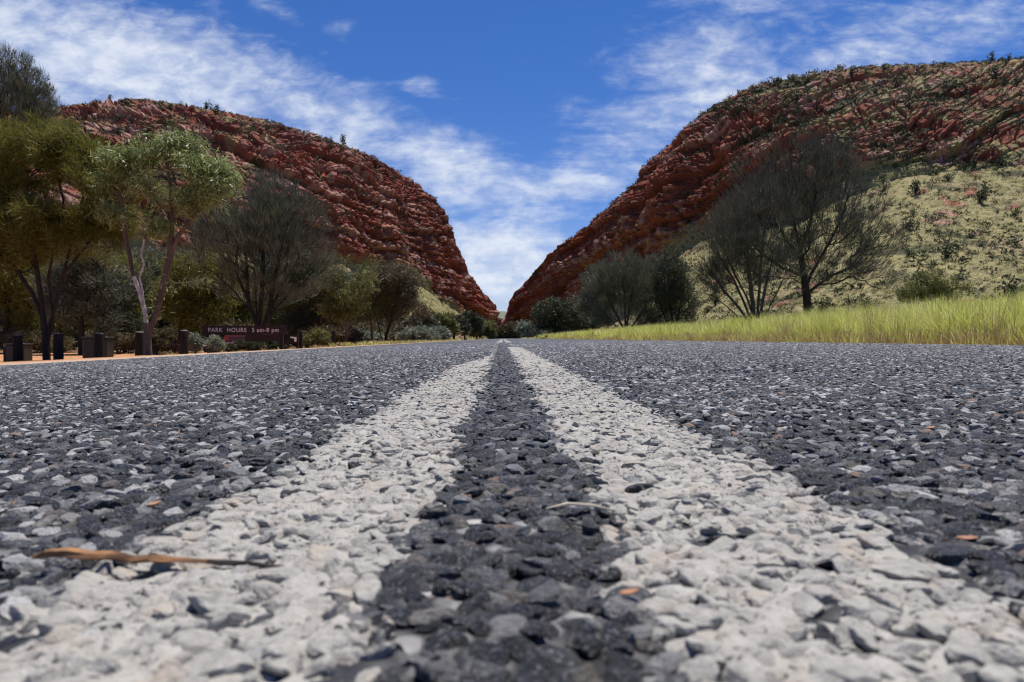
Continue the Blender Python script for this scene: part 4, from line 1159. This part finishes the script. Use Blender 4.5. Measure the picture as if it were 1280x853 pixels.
zc = CAM_H + 28.6 * (423 - 424) / F_PX - g[2]
MB().box((0, 0, zc), (.72, .05, .42), bev=.006).build('board', M['timber'], T)
for s in (-.3, .3): MB().box((s, .075, zc / 2), (.09, .09, zc + .3), bev=.006).build('post', M['timber'], T)
a = MB()
a.prism([(.04, .10), (.04, .045), (.21, .02), (.21, -.12), (.30, -.10), (.30, .08)], -.034, -.026); a.build('arrow', M['white'], T).location = (0, 0, zc)

# parked cars beyond the sign
M['glass'] = simple_mat('car_glass', (0.012, 0.014, 0.016), (0.01, 0.011, 0.012), 3, 0.08, 0.0, 0.001, 0.6)
M['tyre'] = simple_mat('tyre', (0.018, 0.018, 0.018), (0.012, 0.012, 0.012), 20, 0.9, 0.2, 0.003)
M['rim'] = simple_mat('rim', (0.42, 0.42, 0.43), (0.30, 0.30, 0.31), 10, 0.35, 0.05, 0.001, 0.5, 0.7)
M['tail'] = simple_mat('tail_lamp', (0.35, 0.015, 0.012), (0.25, 0.01, 0.01), 10, 0.25, 0.0, 0.001, 0.5)
M['chrome'] = simple_mat('bumper_silver', (0.6, 0.6, 0.62), (0.5, 0.5, 0.52), 10, 0.3, 0.0, 0.001, 0.5, 0.6)


def car(px, D, rz, paint_m, lb):
    g = ground_point(px, D); T = empty('parked_car', g, rz); tag(T, lb, 'car', 'cars parked behind the park sign')
    b = MB()
    b.prism([(-2.2, .35), (-1.75, .30), (1.8, .30), (2.2, .36), (2.22, .62), (2.12, .88), (1.0, .98), (-1.9, .98), (-2.18, .92)], -.86, .86)
    b.prism([(-1.88, .985), (.98, .985), (.35, 1.42), (.1, 1.47), (-1.35, 1.47), (-1.6, 1.42)], -.72, .72)
    body = b.build('body', paint_m, T)
    bv = body.modifiers.new('soft', 'BEVEL'); bv.width = .06; bv.segments = 3
    for s in (-1, 1):
        MB().prism([(-1.62, 1.04), (-.42, 1.04), (-.42, 1.38), (-1.45, 1.38)], s * .722, s * .742).build('window', M['glass'], T)
        MB().prism([(-.34, 1.04), (.78, 1.04), (.28, 1.38), (-.34, 1.38)], s * .722, s * .742).build('window', M['glass'], T)
        lo_ = MB().box((-2.19, s * .68, .78), (.05, .26, .16), bev=.015); lo_.build('tail_lamp', M['tail'], T)
        for x in (-1.35, 1.35):
            wl = MB().wheel((x, s * .80, .32), .32, .22).build('wheel', M['tyre'], T)
            MB().wheel((x, s * .815, .32), .20, .215).build('rim', M['rim'], wl)
    MB().box((-1.80, 0, 1.2), (.03, 1.2, .34), bev=.01).build('rear_window', M['glass'], T)
    MB().box((-2.22, 0, .46), (.08, 1.66, .16), bev=.03).build('bumper', M['chrome'], T)
    return T


M['car_red'] = simple_mat('car_red', (0.06, 0.010, 0.010), (0.05, 0.009, 0.009), 2, 0.25, 0.0, 0.001, 0.5)
M['car_blue'] = simple_mat('car_navy', (0.02, 0.024, 0.06), (0.018, 0.022, 0.05), 2, 0.25, 0.0, 0.001, 0.5)
car(309, 43, R(100), M['car_red'], 'dark red car parked behind the park hours sign')
car(284, 45, R(96), M['car_blue'], 'navy blue car parked left of the red car behind the sign')

# ------------------------------------------------------------------ small things lying on the road
M['stick'] = simple_mat('bark_orange', (0.42, 0.22, 0.10), (0.07, 0.038, 0.024), 75, 0.85, 0.6, 0.001, 0.15, stretch=(.8, 2.5, 2.5))
M['stick_dark'] = simple_mat('bark_dark_end', (0.035, 0.026, 0.022), (0.02, 0.016, 0.015), 90, 0.85, 0.4, 0.001, 0.2)  # near-black colour for the right-hand end of the strip
M['stem'] = simple_mat('dry_stem', (0.55, 0.48, 0.36), (0.42, 0.35, 0.25), 80, 0.8, 0.3, 0.0005)
M['dleaf'] = simple_mat('dry_leaf', (0.40, 0.20, 0.11), (0.26, 0.12, 0.06), 120, 0.7, 0.3, 0.0005)


def bark_strip(pts, wd, th, mat, name, parent=None):
    """a curled strip along a polyline in world metres"""
    V_, F_ = [], []
    for i, (x, y, z, k) in enumerate(pts):
        for (oy, oz) in ((-.5, 0), (-.28, .5), (.1, .62), (.5, .15), (.2, -.35), (-.25, -.38)):
            V_.append((x + rng.uniform(-.0006, .0006), y + oy * wd * k * rng.uniform(.75, 1.25), z + oz * th * k * rng.uniform(.6, 1.35)))
        if i:
            for s in range(6):
                j = (s + 1) % 6; F_.append(((i - 1) * 6 + s, (i - 1) * 6 + j, i * 6 + j, i * 6 + s))
    F_ += [tuple(range(6))[::-1], tuple(range(len(pts) * 6 - 6, len(pts) * 6))]
    me = bpy.data.meshes.new(name); me.from_pydata(V_, [], F_); me.update()
    return link(name, me, mat, parent)


bx0 = P(45, 704, .210)
T = empty('bark_strip', (bx0[0], bx0[1], .0014)); tag(T, 'orange strip of dry bark with a dark end lying on the left painted line', 'bark')
prof = [(0.0, 0.001, 0.0014, .55), (.004, .001, .0022, .9), (.010, .0016, .0021, 1.05), (.017, .0006, .0016, .95), (.024, .0012, .0015, .80), (.031, -.0004, .0008, .62), (.036, .0004, .0010, .72), (.044, -.0010, .0009, .60), (.054, -.0012, .0006, .5)]
bark_strip(prof,   .0046, .0025, M['stick'], 'bark', T)
bark_strip([(.0535, -.0012, .0006, .48), (.060, -.0022, .0003, .55), (.066, -.0016, .0000, .60), (.073, -.0026, -.0005, .62), (.080, -.0026, -.0014, .4)],   .0046, .0025, M['stick_dark'], 'dark_end', T)
sp = P(722, 660, .26)
o = bark_strip([(-.012, .0, .0, .6), (-.004, .001, .0014, 1), (.006, .0, .001, 1), (.014, -.002, -.0005, .5)], .0013, .0010, M['stem'], 'grass_stem'); o.location = (sp[0], sp[1], .005)
tag(o, 'thin pale dry grass stem lying in the gap between the painted lines', 'stem')


def small_leaf(px, py, lb, ln=.010, rz=0.0):
    D = CAM_H * .94 / ((py - 423) / F_PX); p = P(px, py, D)
    V_ = []; n = 7
    for i in range(n):
        t = i / (n - 1); wv = math.sin(math.pi * (t * .92 + .04)) * ln * .2
        for (s, zz) in ((-1, .3), (0, 0), (1, .35)): V_.append(((t - .5) * ln, s * wv, zz * wv + .1 * ln * (t - .5) ** 2 * 4))
    V_ += [(x, y, z - .0004) for x, y, z in V_]; F_ = []; m = n * 3
    for i in range(n - 1):
        for s in range(2):
            a_ = i * 3 + s; F_.append((a_, a_ + 1, a_ + 4, a_ + 3)); F_.append((m + a_, m + a_ + 3, m + a_ + 4, m + a_ + 1))
    me = bpy.data.meshes.new('dry_leaf'); me.from_pydata(V_, [], F_); me.update()
    o = link('dry_leaf', me, M['dleaf']); o.location = (p[0], p[1], float(road_z(p[0])) + .0046); o.rotation_euler = (R(8), R(-6), rz); tag(o, lb, 'leaf')


small_leaf(787, 745, 'small orange leaf scrap lying among dark stones beside the right line', .0055, .2)
small_leaf(1215, 681, 'small orange leaf scrap near the right edge of the photo', .006, -.4)
small_leaf(1168, 540, 'small rusty leaf scrap on the grey stones of the right lane', .008, .3)
small_leaf(195, 622, 'small rusty leaf scrap on the dark stones left of the left line', .006, .9)
